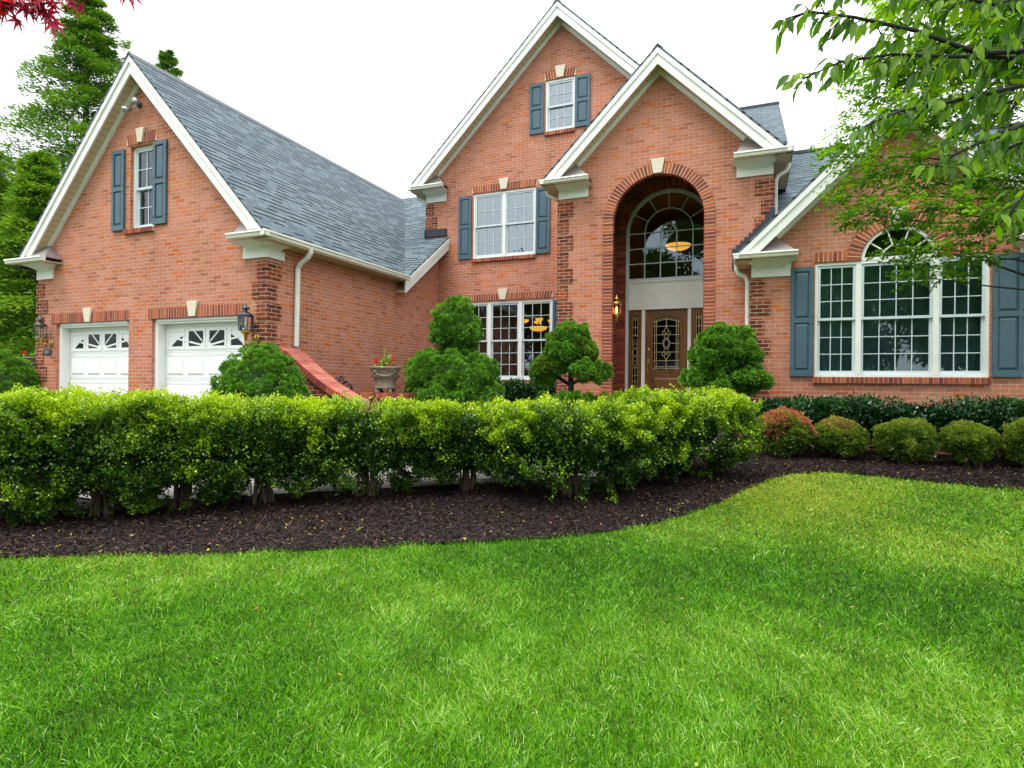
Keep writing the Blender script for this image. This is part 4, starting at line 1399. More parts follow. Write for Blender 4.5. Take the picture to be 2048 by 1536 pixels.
bowl_light((-1.79, 16.0, 3.68), .33, 'large amber glass bowl lamp hanging behind the arched transom window')
bowl_light((-5.30, 14.9, 1.50), .24, 'amber chandelier glowing behind the ground floor triple window', 4)

# ------------------------------------------------------------------ curved garden wall with a brick cap, and the low wall it ends in
GW = thing('garden_wall', (-6.5, 7.8, -1.2), 'curved brick wing wall sweeping down from the garage corner to a low planter wall', 'wall')
capn = [(-7.40, .60), (-7.23, .565), (-7.06, .49), (-6.95, .40), (-6.81, .29), (-6.66, .19), (-6.40, .02), (-6.15, -.11), (-5.90, -.235), (-5.75, -.28)]
m = MB()
m.prism([(-7.40, -1.3)] + [(x, z - .11) for x, z in capn] + [(-5.75, -1.3)], 'Y', 7.62, 8.0); m.build('wall_body', M_quoin, GW)
m = MB()
L_ = 0.0
segs = []
for (a, b_) in zip(capn[:-1], capn[1:]):
    segs.append((L_, a, b_)); L_ += math.hypot(b_[0] - a[0], b_[1] - a[1])


def cap_pt(s_):
    for s0, a, b_ in segs[::-1]:
        if s_ >= s0:
            l = math.hypot(b_[0] - a[0], b_[1] - a[1]); t_ = (s_ - s0) / l
            return Vector((a[0] + (b_[0] - a[0]) * t_, a[1] + (b_[1] - a[1]) * t_)), Vector(((b_[1] - a[1]) / l, -(b_[0] - a[0]) / l))


M_capisl = island_mat('salmon_cap_brick', [(0, (.36, .10, .075)), (.5, (.46, .15, .11)), (1, (.54, .19, .14))])
nb = int(L_ / .068); pc = L_ / nb
front = MB(); back = MB()
for i in range(nb):
    a, na = cap_pt(i * pc + .004); b_, nb_ = cap_pt((i + 1) * pc - .004)
    a2, b2 = a + na * .105, b_ + nb_ * .105
    for (ya, yb, tgt) in ((7.56, 7.765, back), (7.775, 7.98, back)):
        tgt.hexa([(a2[0], ya, a2[1]), (b2[0], ya, b2[1]), (b2[0], yb, b2[1]), (a2[0], yb, a2[1])], [(a[0], ya, a[1]), (b_[0], ya, b_[1]), (b_[0], yb, b_[1]), (a[0], yb, a[1])])
    front.hexa([(a2[0], 7.552, a2[1]), (b2[0], 7.552, b2[1]), (b2[0], 7.559, b2[1]), (a2[0], 7.559, a2[1])], [(a[0], 7.552, a[1] - .004), (b_[0], 7.552, b_[1] - .004), (b_[0], 7.559, b_[1] - .004), (a[0], 7.559, a[1] - .004)])
back.build('cap_brick', M_capisl, GW)
front.build('cap_edge', M_redbrick, GW)
m = MB(); m.prism([(x, z - .012) for x, z in capn] + [(x, z - .10) for x, z in capn[::-1]], 'Y', 7.575, 7.97); m.build('cap_mortar', M_mortar, GW)
m = MB(); m.box(-6.30, -5.25, 8.32, 8.86, -1.3, -.275); m.build('low_wall', M_brick, GW)
m = MB(); soldier(m, -6.35, -5.20, -.275, -.172, 8.27, 8.91, 0.104, .012); m.build('low_wall_cap', M_redbrick, GW)
m = MB(); m.box(-6.34, -5.21, 8.28, 8.90, -.272, -.178); m.build('cap_mortar', M_mortar, GW)


# urns
def urn(c, s, label):
    t = thing('stone_urn', c, label, 'urn', 'carved grey stone urns with red flowers')
    m = MB()
    prof = [(.19, .07), (.185, .10), (.17, .115), (.185, .19), (.20, .25), (.215, .255), (.22, .275), (.205, .28), (.215, .33), (.235, .38), (.262, .415), (.272, .425), (.272, .445), (.262, .452), (.225, .45), (.21, .38)]
    m.lathe([(r * s, z * s) for r, z in prof], c, 32)
    m.build('bowl', M_concrete, t, smooth=True)
    m = MB()
    for k in range(4):
        a = R(45 + 90 * k + 20)
        m = MB()
        p = (c[0] + .15 * s * math.cos(a), c[1] + .15 * s * math.sin(a), c[2])
        m.lathe([(.05 * s, 0), (.045 * s, .03 * s), (.035 * s, .075 * s)], p, 10)
        m.build('foot', M_concrete, t, smooth=True)
    m = MB()
    for k in range(4):
        a = R(-35 + 90 * k - 67.9)
        d = Vector((math.cos(a), math.sin(a), 0)); sdv = Vector((-d.y, d.x, 0))
        p = Vector(c) + d * .235 * s + Vector((0, 0, .315 * s))
        m.tube([p + (sdv * math.cos(q) + Vector((0, 0, 1)) * math.sin(q)) * .036 * s for q in np.linspace(0, 2 * math.pi, 15)], .011 * s, 6)
        m.lathe([(.02 * s, -.02 * s), (.03 * s, 0), (.02 * s, .03 * s)], tuple(p + Vector((0, 0, .045 * s))), 8)
        # swag hanging to the next mask
        pts = []
        for q in np.linspace(0, 1, 11):
            aa = a + R(90) * q
            pts.append(Vector(c) + Vector((math.cos(aa), math.sin(aa), 0)) * (.232 * s) + Vector((0, 0, (.345 - .06 * math.sin(math.pi * q)) * s)))
        m.tube(pts, [(.008 + .010 * math.sin(math.pi * q)) * s for q in np.linspace(0, 1, 11)], 6)
    m.build('carving', M_concrete, t, smooth=True)
    m = MB(); m.lathe([(.21 * s, .40 * s), (.20 * s, .425 * s), (.05 * s, .44 * s)], c, 20); m.build('soil', M_soil, t)
    return t


def spikes(c, s, n, label, seed):
    r_ = np.random.default_rng(seed)
    m = MB()
    for k in range(n):
        a = r_.uniform(0, 6.28); ln = s * r_.uniform(.26, .48); lean = r_.uniform(.1, 1.0)
        d = Vector((math.cos(a), math.sin(a), 0)); sdv = Vector((-d.y, d.x, 0))
        pts, ws = [], []
        for q in np.linspace(0, 1, 8):
            pts.append(Vector(c) + d * (lean * ln * .55 * q ** 1.4) + Vector((0, 0, ln * (q * (1 - .25 * lean) - .75 * max(0, lean - .45) * q ** 3))))
            ws.append(.011 * s * (1 - q) ** .6 + .0012)
        b = len(m.v)
        for p, w_ in zip(pts, ws): m.v += [tuple(p - sdv * w_), tuple(p + Vector((0, 0, .004))), tuple(p + sdv * w_)]
        for i in range(7):
            m.f += [(b + 3 * i, b + 3 * i + 1, b + 3 * i + 4, b + 3 * i + 3), (b + 3 * i + 1, b + 3 * i + 2, b + 3 * i + 5, b + 3 * i + 4)]
    me_o = m.build('spike_plant', M_blade)
    a = me_o.data.attributes.new('tint', 'FLOAT', 'POINT'); a.data.foreach_set('value', np.repeat(r_.random(n), 24).astype(np.float32))
    return tag(me_o, label, 'plant')


def geranium(c, s, heads, label, seed):
    r_ = np.random.default_rng(seed)
    t = thing('red_geranium', c, label, 'flowering plant')
    n = 130
    P = np.array(c) + np.stack([r_.normal(0, .085 * s, n), r_.normal(0, .085 * s, n), np.abs(r_.normal(0, .05 * s, n))], 1)
    D = unit(r_.normal(size=(n, 3)) + [0, 0, .6])
    scatter('leaf', *LEAF2, P, D, np.tile([0., 0, 1], (n, 1)) + r_.normal(0, .3, (n, 3)), .05 * s, .05 * s, M_spruce, t)
    hp = np.array(heads)
    for h in hp:
        m = MB(); m.tube([c, (h[0], h[1], h[2])], .003, 5); m.build('stalk', M_blade, t)
        q = 40
        dd = unit(r_.normal(size=(q, 3)))
        scatter('flower_head', *LEAF, h + dd * .018 * s, dd, r_.normal(size=(q, 3)), .022 * s, .024 * s, M_petal, t)


UR = (-5.86, 8.58, -.172)
urn(UR, 1.0, 'carved grey stone urn standing on the low brick wall beside the big topiary')
spikes((UR[0] + .0, UR[1], UR[2] + .42), .95, 17, 'spiky yellow green grass plant in the urn on the low brick wall', 3)
geranium((UR[0], UR[1], UR[2] + .44), 1.0, [(UR[0] - .12, UR[1] - .12, UR[2] + .53), (UR[0] - .07, UR[1] - .15, UR[2] + .55), (UR[0] + .16, UR[1] - .13, UR[2] + .49), (UR[0] + .20, UR[1] - .1, UR[2] + .47),
         (UR[0] + .13, UR[1] + .05, UR[2] + .58)], 'red geranium blooming in the urn on the low brick wall', 4)
UL = (-14.62, 8.0, .06)
m = MB(); m.box(UL[0] - .32, UL[0] + .4, UL[1] - .3, UL[1] + .3, -1.25, UL[2] - .06); o = m.build('brick_pier', M_quoin)
m2 = MB(); m2.box(UL[0] - .36, UL[0] + .44, UL[1] - .34, UL[1] + .34, UL[2] - .06, UL[2]); m2.build('pier_cap', M_capbrick, o)
tag(o, 'low brick pier under the urn left of the garage', 'pier')
urn(UL, .95, 'grey stone urn left of the garage, half hidden by the round shrub')
spikes((UL[0] + .1, UL[1] - .02, UL[2] + .40), .9, 9, 'thin green spiky plant in the urn left of the garage', 13)
geranium((UL[0], UL[1], UL[2] + .42), .9, [(UL[0] - .12, UL[1] - .15, UL[2] + .53), (UL[0] - .07, UL[1] - .14, UL[2] + .535)], 'red geranium in the urn left of the garage', 14)

# black scrolled iron piece behind the wing wall
t = thing('iron_scroll', (-6.66, 8.5, -.3), 'black scrolled iron bench arm behind the curved brick wall', 'iron ornament')
m = MB()
ux = Vector((1, 0.0, 0)); cz0 = Vector((-6.76, 8.42, .03))


def spiral(c0, r0, r1, a0, a1, n=24):
    return [c0 + ux * ((r0 + (r1 - r0) * k / n) * math.cos(R(a0 + (a1 - a0) * k / n))) + Vector((0, 0, (r0 + (r1 - r0) * k / n) * math.sin(R(a0 + (a1 - a0) * k / n)))) for k in range(n + 1)]


m.tube(spiral(cz0, .065, .015, -60, 420), .011, 6); m.tube(spiral(cz0 + Vector((.11, 0, .03)), .06, .015, 240, -240), .011, 6)
m.tube(spiral(cz0 + Vector((.05, 0, -.06)), .05, .02, 20, 300), .010, 6)
m.tube([cz0 + Vector((.04, 0, -.1)), cz0 + Vector((.08, 0, -.2)), cz0 + Vector((.1, 0, -.9))], .014, 6)
m.build('scroll', M_iron, t)
m = MB(); c1 = Vector((-6.55, 8.42, -.13))
m.tube([c1 + ux * (.13 * math.cos(q) * .85) + Vector((0, 0, .145 * math.sin(q))) for q in np.linspace(R(-40), R(190), 22)], .02, 8)
for (r0, o_) in ((.05, (-.05, .03)), (.045, (.045, .04)), (.04, (0, -.05)), (.03, (-.06, -.06)), (.03, (.06, -.05))):
    m.tube([c1 + ux * (o_[0] + r0 * math.cos(q)) + Vector((0, 0, o_[1] + r0 * math.sin(q))) for q in np.linspace(0, 6.28, 16)], .011, 6)
m.tube([c1 + ux * .11 + Vector((0, 0, -.08)), c1 + ux * .11 + Vector((0, 0, -.9))], .016, 6)
m.build('medallion', M_iron, t)


# ------------------------------------------------------------------ plants
def sphere_dirs(n, r_):
    return unit(r_.normal(size=(n, 3)))


def leafy_shrub(name, c, rx, ry, ztop, zbot, n, label, cat, group, mat, leaf=(.026, .017), boxy=.62, rot=0.0, seed=1, stems=9, rough=.10, shell=.28, red=None,
                core=0.62, skirt=.48, bias=0.0, norm=3.0, thin=.12):
    r_ = np.random.default_rng(seed)
    t = thing(name, (c[0], c[1], float(gz(c[1]))), label, cat, group)
    rz = (ztop - zbot) / 2; cz_ = (ztop + zbot) / 2
    d = sphere_dirs(n, r_)
    sup = np.sign(d) * np.abs(d) ** boxy
    p = sup / np.maximum(1e-6, (np.abs(sup) ** norm).sum(1, keepdims=True) ** (1 / norm))
    nr = unit(np.sign(p) * np.abs(p) ** 2 / np.array([rx, ry, rz]))
    # the skirt narrows towards the ground
    hz = (p[:, 2] + 1) / 2
    nar = np.where(hz < .5, 1 - skirt * (1 - hz / .5) ** 1.5, 1.0)
    loc = np.stack([p[:, 0] * rx * nar, p[:, 1] * ry * nar, p[:, 2] * rz], 1)
    ca, sa = math.cos(rot), math.sin(rot)
    rotm = np.array([[ca, -sa, 0], [sa, ca, 0], [0, 0, 1]])
    loc = loc @ rotm.T; nr = nr @ rotm.T
    W_ = loc + [c[0], c[1], cz_]
    bumps = fnoise(W_, .62, seed + 1) * .45 + fnoise(W_, .24, seed + 2) * .42 + fnoise(W_, .11, seed + 3) * .3
    # clipped tops are flatter than the loose sides
    amp = rough * np.where(nr[:, 2] > .5, .55, 1.0)
    depth = np.abs(r_.normal(0, shell * .45, n)) * np.minimum(rx, .6)
    off = bumps * amp - depth
    W_ = W_ + nr * off[:, None] + r_.normal(0, .010, (n, 3))
    # thin out low down, and along clefts, where the twigs show
    keep = r_.random(n) < np.clip(.45 + 1.2 * hz, 0, 1) * np.clip(1.1 + 1.3 * np.minimum(0, bumps + .45), .45, 1)
    # the lowest boughs are bare in places: whole sprays are missing, not single leaves
    keep &= fnoise(W_, .42, seed + 4) * .30 + fnoise(W_, .16, seed + 6) * .12 + 2.3 * hz > thin
    keep &= W_[:, 2] > float(gz(c[1])) + .03
    W_, nr, d_, bumps, depth = W_[keep], nr[keep], d[keep], bumps[keep], depth[keep]
    k = len(W_)
    D = unit(nr * .8 + r_.normal(0, .55, (k, 3)) + [0, 0, .45])
    U = unit(nr + r_.normal(0, .5, (k, 3)) + [0, 0, .3])
    patch = fnoise(W_, .5, seed + 9) * .14
    # young pale tips and top; shade of sides and depths put into the tint
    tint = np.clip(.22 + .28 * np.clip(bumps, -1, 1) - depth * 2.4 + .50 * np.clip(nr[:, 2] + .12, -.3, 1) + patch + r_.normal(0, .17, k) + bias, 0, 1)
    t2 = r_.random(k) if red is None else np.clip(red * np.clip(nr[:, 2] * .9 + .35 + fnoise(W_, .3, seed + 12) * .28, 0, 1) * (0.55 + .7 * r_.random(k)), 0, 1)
    s_ = r_.uniform(.75, 1.3, k)
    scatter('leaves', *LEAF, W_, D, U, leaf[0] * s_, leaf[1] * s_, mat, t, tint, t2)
    if stems:
        m = MB()
        for i in range(stems):
            a = r_.uniform(0, 6.28); q = r_.uniform(.15, .8)
            b0 = Vector((c[0] + r_.normal(0, .07), c[1] + r_.normal(0, .07), float(gz(c[1])) - .03))
            e = rotm @ np.array([rx * q * math.cos(a), ry * q * math.sin(a), 0])
            b2 = Vector((c[0] + e[0], c[1] + e[1], cz_ + rz * r_.uniform(.0, .7)))
            b1 = b0.lerp(b2, .4) + Vector((-e[0] * .25, -e[1] * .25, .06))
            m.tube([b0, b0.lerp(b1, .5), b1, b1.lerp(b2, .5), b2], [.016, .014, .011, .007, .003], 5)
        m.build('stem', M_bark, t)
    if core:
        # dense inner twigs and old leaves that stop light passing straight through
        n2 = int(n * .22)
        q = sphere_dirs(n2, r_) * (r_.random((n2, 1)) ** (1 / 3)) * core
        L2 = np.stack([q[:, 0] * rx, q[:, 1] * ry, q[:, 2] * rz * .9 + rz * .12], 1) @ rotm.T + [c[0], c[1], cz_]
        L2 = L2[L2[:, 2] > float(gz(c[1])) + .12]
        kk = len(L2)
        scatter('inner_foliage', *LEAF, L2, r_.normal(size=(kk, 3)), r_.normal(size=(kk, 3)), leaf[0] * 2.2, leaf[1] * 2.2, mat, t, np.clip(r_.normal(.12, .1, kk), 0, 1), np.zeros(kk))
    return t


HG = 'clipped boxwood shrubs of the front hedge'
hedge = [  # centre, half length, half depth, top, angle, leaves, label
    ((-7.12, 3.46), 0.98, 0.66, -0.150, .62, 52000, 'hedge shrub at the left edge of the photo, first of the row'),
    ((-6.30, 4.12), 0.75, 0.62, -0.160, .62, 44000, 'hedge shrub second from the left, below the white left garage door'),
    ((-5.79, 4.65), 0.62, 0.60, -0.185, .62, 40000, 'hedge shrub below the right garage door, left of a dark seam in the row'),
    ((-5.10, 5.10), 0.70, 0.58, -0.210, .60, 42000, 'hedge shrub with bare twigs at its base, below the round dome topiary'),
    ((-4.15, 5.77), 0.92, 0.56, -0.215, .55, 46000, 'wide hedge shrub in front of the curved wall and the urn'),
    ((-3.14, 6.33), 0.66, 0.54, -0.230, .40, 38000, 'narrow hedge shrub in front of the big two-tier topiary'),
    ((-1.89, 6.47), 0.90, 0.62, -0.205, .38, 46000, 'bulging hedge shrub below the small tiered topiary and triple window'),
    ((-0.96, 7.82), 0.80, 0.82, -0.085, .75, 74000, 'tallest hedge shrub at the right end of the row, before the front door'),
]
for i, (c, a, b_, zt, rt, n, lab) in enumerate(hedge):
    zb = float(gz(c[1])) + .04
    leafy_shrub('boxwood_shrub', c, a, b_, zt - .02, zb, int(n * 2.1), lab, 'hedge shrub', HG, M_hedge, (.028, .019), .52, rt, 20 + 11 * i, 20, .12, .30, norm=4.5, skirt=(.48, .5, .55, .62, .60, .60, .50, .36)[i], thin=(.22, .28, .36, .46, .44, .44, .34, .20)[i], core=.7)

BG = 'round clipped shrubs on the mulch'
balls = [((.50, 9.45), .42, -.345, 1.0, 'round shrub with red and orange leaves next to the hedge end'),
         ((1.207, 9.6), .375, -.455, .62, 'round shrub with a faint pink top, second from the hedge end'),
         ((2.014, 9.55), .415, -.445, .34, 'broad round olive green shrub, middle of the five on the mulch'),
         ((2.73, 9.6), .35, -.455, .22, 'smallest round yellow green shrub, fourth from the hedge end'),
         ((3.40, 9.6), .36, -.39, .12, 'round green shrub cut by the right edge of the photo')]
for i, (c, r0, zt, rd, lab) in enumerate(balls):
    leafy_shrub('ball_shrub', c, r0 - .085, r0 * .85, zt - .015, float(gz(c[1])) + .06, 15000, lab, 'shrub', BG, M_barberry, (.034, .022), 1.0, 0, 140 + 9 * i, 8, .055, .20, rd, skirt=.2, bias=.14, norm=2.2, core=.72)

leafy_shrub('holly_hedge', (2.35, 10.42), 2.62, .48, -.14, float(gz(10.4)) + .02, 60000, 'long dark glossy hedge below the big right window', 'hedge', None, M_holly, (.046, .028), .45, 0, 301, 14, .07, .3, skirt=.1)
leafy_shrub('holly_hedge', (-4.55, 12.2), .75, .42, .10, -.95, 16000, 'low dark glossy hedge under the ground floor triple window', 'hedge', None, M_holly, (.046, .028), .5, 0, 311, 6, .07, .3, skirt=.1)
leafy_shrub('holly_shrub', (-5.75, 10.2), .62, .45, .03, -1.0, 14000, 'dark glossy shrub behind the urn, left of the big topiary', 'shrub', None, M_holly, (.044, .028), .6, 0, 321, 6, .09, .3, skirt=.1)


def tufted(name, blobs, label, group, seed, ncl, rcl, per, trunk=None, brown=0.0, limbs=()):
    """clipped dwarf conifer: tight tufts of short needles over the union of some ellipsoids"""
    r_ = np.random.default_rng(seed)
    c0 = blobs[0]
    blobs = [(*b[:3], *(max(.06, q - rcl * 1.05) for q in b[3:])) for b in blobs]      # the tufts themselves add their own radius
    t = thing(name, (c0[0], c0[1], float(gz(c0[1]))), label, 'topiary', group)
    area = np.array([(b[3] * b[4] + b[3] * b[5] + b[4] * b[5]) for b in blobs])
    cnt = np.maximum(6, (ncl * area / area.sum()).astype(int))
    C, Nn = [], []
    for b, q in zip(blobs, cnt):
        d = sphere_dirs(q, r_)
        p = d * np.array(b[3:6]) + np.array(b[:3])
        nr = unit(d / np.array(b[3:6]))
        bm = fnoise(p, .40, seed + 5) * .045 + fnoise(p, .20, seed + 6) * .040
        p = p + nr * (np.clip(bm, -.07, .07) + r_.normal(0, .010, q))[:, None]
        ok = np.ones(q, bool)
        for b2 in blobs:
            if b2 is b: continue
            ok &= (((p - np.array(b2[:3])) / np.array(b2[3:6])) ** 2).sum(1) > .92
        C.append(p[ok]); Nn.append(nr[ok])
    C = np.concatenate(C); Nn = np.concatenate(Nn)
    nC = len(C)
    rc = rcl * r_.uniform(.65, 1.35, nC)
    P = np.repeat(C, per, 0); NN = np.repeat(Nn, per, 0); RC = np.repeat(rc, per)
    dd = unit(r_.normal(size=(nC * per, 3)) + NN * .8 + [0, 0, .30])
    rad = RC * (.70 + .30 * r_.random(nC * per))
    pos = P + dd * rad[:, None]
    cl_t = np.repeat(r_.normal(0, .14, nC), per)
    tint = np.clip(.46 + .5 * (rad / RC - .85) + .20 * dd[:, 2] + cl_t + r_.normal(0, .17, nC * per), 0, 1)  # inner and downward needles darker: tuft shading put into the tint
    bz = brown * np.clip(fnoise(P, .5, seed + 8) * .5 + .35, 0, 1)
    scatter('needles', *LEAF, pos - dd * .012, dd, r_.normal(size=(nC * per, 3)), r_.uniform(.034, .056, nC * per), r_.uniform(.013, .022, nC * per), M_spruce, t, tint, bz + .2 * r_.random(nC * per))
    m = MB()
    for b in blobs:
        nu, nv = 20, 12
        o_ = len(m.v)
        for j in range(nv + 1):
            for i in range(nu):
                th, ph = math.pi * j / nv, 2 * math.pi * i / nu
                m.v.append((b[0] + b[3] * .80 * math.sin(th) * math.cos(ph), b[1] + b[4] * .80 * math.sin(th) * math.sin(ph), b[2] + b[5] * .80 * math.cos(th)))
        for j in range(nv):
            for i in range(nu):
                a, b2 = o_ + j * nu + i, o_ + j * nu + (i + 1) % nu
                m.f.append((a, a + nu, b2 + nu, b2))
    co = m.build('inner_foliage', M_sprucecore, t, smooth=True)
    if trunk:
        m = MB()
        for pts, rr in trunk: m.tube(pts, rr, 8)
        m.build('trunk', M_bark_dark, t, smooth=True)
    return t


M_sprucecore = plain('spruce_inner_growth', (.03, .095, .012), .9, .5, 22, bumpd=.03)  # darker than the needles: shade between tufts put into the colour
TG = 'clipped dwarf spruce topiaries'
g9 = float(gz(9.3))
tufted('dome_topiary', [(-6.93, 6.85, -.38, .70, .62, .90), (-6.93, 6.85, -.72, .73, .66, .55)],
       'smooth green dome topiary in front of the garage corner and curved wall', TG, 401, 1900, .062, 62)
tufted('dome_topiary', [(-14.05, 7.0, -.25, .80, .7, .80), (-14.05, 7.0, -.7, .82, .7, .5)],
       'olive green dome topiary at the left edge below the urn', TG, 411, 1600, .062, 55, brown=.75)
tufted('tiered_topiary', [(-4.88, 9.3, 1.02, .42, .42, .50), (-4.88, 9.3, .86, .50, .48, .24),
                          (-4.86, 9.25, .06, .80, .70, .52), (-5.14, 9.05, .16, .52, .5, .42), (-4.54, 9.05, .06, .56, .5, .44), (-4.84, 9.0, -.34, .86, .7, .36), (-5.40, 9.2, -.12, .32, .34, .30),
                          (-4.28, 9.15, -.24, .34, .34, .28)],
       'biggest topiary, bright green with two bulging tiers before the inner corner', TG, 421, 2700, .064, 64,
       [([(-4.87, 9.3, g9 - .05), (-4.87, 9.3, .5)], .06)])
g10 = float(gz(10.2))
tufted('tiered_topiary', [(-3.02, 10.2, .82, .40, .40, .29), (-3.01, 10.2, .60, .49, .45, .22),
                          (-3.38, 10.1, .33, .32, .3, .17), (-2.66, 10.05, .27, .38, .34, .16), (-2.95, 10.35, .38, .46, .35, .13), (-3.50, 10.15, .13, .22, .24, .15), (-2.42, 10.0, .17, .2, .2, .14),
                          (-3.35, 10.0, -.32, .28, .28, .13), (-2.85, 9.95, -.30, .34, .3, .13), (-2.48, 10.1, -.28, .18, .2, .12)],
       'small topiary in three tiers with its dark trunk showing, left of the arch', TG, 431, 2300, .050, 52,
       [([(-2.98, 10.2, g10 - .05), (-2.99, 10.2, -.1), (-3.0, 10.2, .5)], [.06, .055, .04]), ([(-2.99, 10.2, -.02), (-3.2, 10.15, .12), (-3.4, 10.1, .22)], [.035, .03, .02]),
        ([(-2.99, 10.2, 0.0), (-2.8, 10.1, .1), (-2.6, 10.05, .16)], [.035, .03, .02])], brown=.8)
tufted('tiered_topiary', [(-.36, 10.2, .66, .44, .42, .31), (-.38, 10.2, .50, .52, .48, .20), (-.52, 10.1, .42, .38, .36, .18),
                          (-.12, 10.15, .12, .44, .38, .20), (-.72, 10.1, .14, .32, .32, .20), (-.46, 9.95, .0, .26, .26, .12), (.16, 10.15, .08, .18, .2, .11)],
       'topiary with a round head over one spreading tier, right of the front door', TG, 441, 2000, .050, 54,
       [([(-.28, 10.2, g10 - .05), (-.30, 10.2, -.05), (-.33, 10.2, .4)], [.06, .055, .04])])


# ------------------------------------------------------------------ trees
def conifer(name, base, h, r, n_br, n_leaf, label, seed, mat=M_conifer, zlow=.02, light=0.0, shape=.8):
    r_ = np.random.default_rng(seed)
    t = thing(name, base, label, 'conifer', 'tall feathery conifers left of the house')
    m = MB(); m.tube([base, (base[0], base[1], base[2] + h * .5), (base[0], base[1], base[2] + h * .97)], [h * .018, h * .011, .02], 8); m.build('trunk', M_bark, t)
    P, D, T = [], [], []
    m = MB()
    per = max(6, n_leaf // n_br)
    for i in range(n_br):
        u = zlow + (1 - zlow) * (i + r_.random()) / n_br
        a = i * 2.399 + r_.normal(0, .3)
        ln = r * (1 - u) ** shape * r_.uniform(.42, 1.12) * (1 + .16 * math.sin(9.1 * u + seed + a)) + .18
        z0 = base[2] + h * u
        p0 = np.array([base[0], base[1], z0])
        d = np.array([math.cos(a), math.sin(a), 0])
        q = r_.random(per) ** .55
        up = .22 + .5 * u
        c_ = p0 + d * (q * ln)[:, None] + np.array([0, 0, 1]) * (ln * (up * q - .42 * q ** 2))[:, None]
        wd = ln * (.10 + .26 * q * (1.15 - q)) + .05
        sdv = np.array([-d[1], d[0], 0])
        c_ = c_ + sdv * (r_.normal(0, .8, per) * wd)[:, None] + np.array([0, 0, 1]) * (r_.normal(0, .30, per) * wd)[:, None]
        P.append(c_)
        D.append(unit(d * .7 + sdv * r_.normal(0, .55, (per, 1)) + r_.normal(0, .25, (per, 3)) + np.array([0, 0, .15])))
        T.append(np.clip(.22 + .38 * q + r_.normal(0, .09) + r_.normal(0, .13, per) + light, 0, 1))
        if i % 3 == 0: m.tube([tuple(p0), tuple(p0 + d * ln * .5 + [0, 0, ln * .03]), tuple(p0 + d * ln * .92 + [0, 0, ln * (up - .42) * .9])], [.03, .018, .006], 5)
    P, D, T = np.concatenate(P), np.concatenate(D), np.concatenate(T)
    n = len(P)
    m.build('limb', M_bark, t)
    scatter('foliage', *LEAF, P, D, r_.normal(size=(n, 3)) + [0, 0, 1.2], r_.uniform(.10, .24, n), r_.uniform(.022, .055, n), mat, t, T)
    return t


conifer('conifer_tree', (-23.5, 14.5, -1.05), 15.7, 4.5, 300, 105000, 'tallest conifer left of the garage, its tip above the gable', 501, shape=.75, light=.08)
conifer('conifer_tree', (-23.4, 11.0, -1.05), 9.4, 3.1, 200, 56000, 'lighter green conifer at the left edge, lower than the tall one', 511, light=.28)
conifer('conifer_tree', (-18.9, 10.4, -1.05), 7.4, 2.4, 200, 52000, 'bright green conifer tucked against the left garage gable', 521, light=.24)
conifer('conifer_tree', (-23.7, 18.0, -1.0), 15.3, 3.6, 230, 45000, 'conifer whose tip alone shows above the garage roof slope', 531)
conifer('conifer_tree', (-28.5, 13.5, -1.05), 11.0, 4.0, 200, 56000, 'dark conifer at the left edge behind the lighter one', 541, light=-.08)
for i, (x, y, h) in enumerate(((-30, 22, 8), (-24, 24, 9))):
    conifer('conifer_tree', (x, y, -1.05), h, 3.6, 130, 20000, ('low dark conifer far behind the garage', 'wide dark conifer far behind the tall one')[i], 551 + i, light=-.1)

# small-leaved tree on the right, in front of the wing: layered sprays reaching left from a trunk outside the frame
tr = thing('ornamental_tree', (3.95, 7.7, float(gz(7.7))), 'airy small-leaved green tree hanging over the right window and gable', 'tree')
TB = [(3.95, 7.7)]
blobs = [  # centre, radii of each spray of leaves
    (1.25, 8.1, 3.05, .50, .5, .20), (1.55, 7.8, 3.55, .55, .6, .24), (1.50, 8.0, 2.55, .55, .5, .17), (1.35, 8.0, 2.08, .45, .45, .13), (1.85, 7.6, 3.05, .60, .6, .25),
    (2.05, 7.9, 2.45, .60, .55, .22), (1.95, 7.7, 1.95, .55, .5, .17), (1.72, 7.9, 1.58, .34, .4, .12), (1.86, 7.8, 1.27, .28, .35, .12), (2.35, 7.4, 1.72, .55, .5, .19),
    (2.50, 7.6, 2.15, .60, .5, .24), (2.45, 7.5, 2.85, .65, .6, .28), (2.15, 7.6, 3.6, .65, .6, .28), (2.55, 7.4, 3.5, .65, .6, .3), (1.85, 7.5, 4.15, .55, .5, .26), (2.45, 7.4, 4.3, .65, .6, .32),
    (1.98, 7.4, 4.75, .50, .5, .28), (2.6, 7.2, 5.0, .65, .6, .35), (3.0, 7.5, 2.5, .65, .6, .3), (3.1, 7.4, 3.3, .7, .6, .35), (3.1, 7.4, 4.2, .7, .7, .4), (2.85, 7.6, 1.75, .45, .4, .17),
    (3.2, 7.7, 5.2, .9, .9, .5), (1.62, 7.9, 4.5, .3, .35, .16), (4.5, 7.9, 3.4, .8, .8, .5), (4.6, 7.9, 4.4, .9, .9, .5), (4.3, 8.3, 2.4, .7, .7, .3),
    (1.02, 8.15, 2.85, .22, .3, .10), (1.08, 8.1, 2.32, .24, .3, .08), (2.05, 7.5, 1.42, .35, .35, .13)]
r_ = np.random.default_rng(61)
m = MB()
m.tube([(3.95, 7.7, float(gz(7.7)) - .1), (3.9, 7.7, 0.2), (3.75, 7.65, 1.5), (3.8, 7.6, 3.0), (3.7, 7.6, 4.6)], [.14, .12, .10, .07, .03], 10)
m.build('trunk', M_bark_dark, tr, smooth=True)
m = MB()
P, D, T = [], [], []
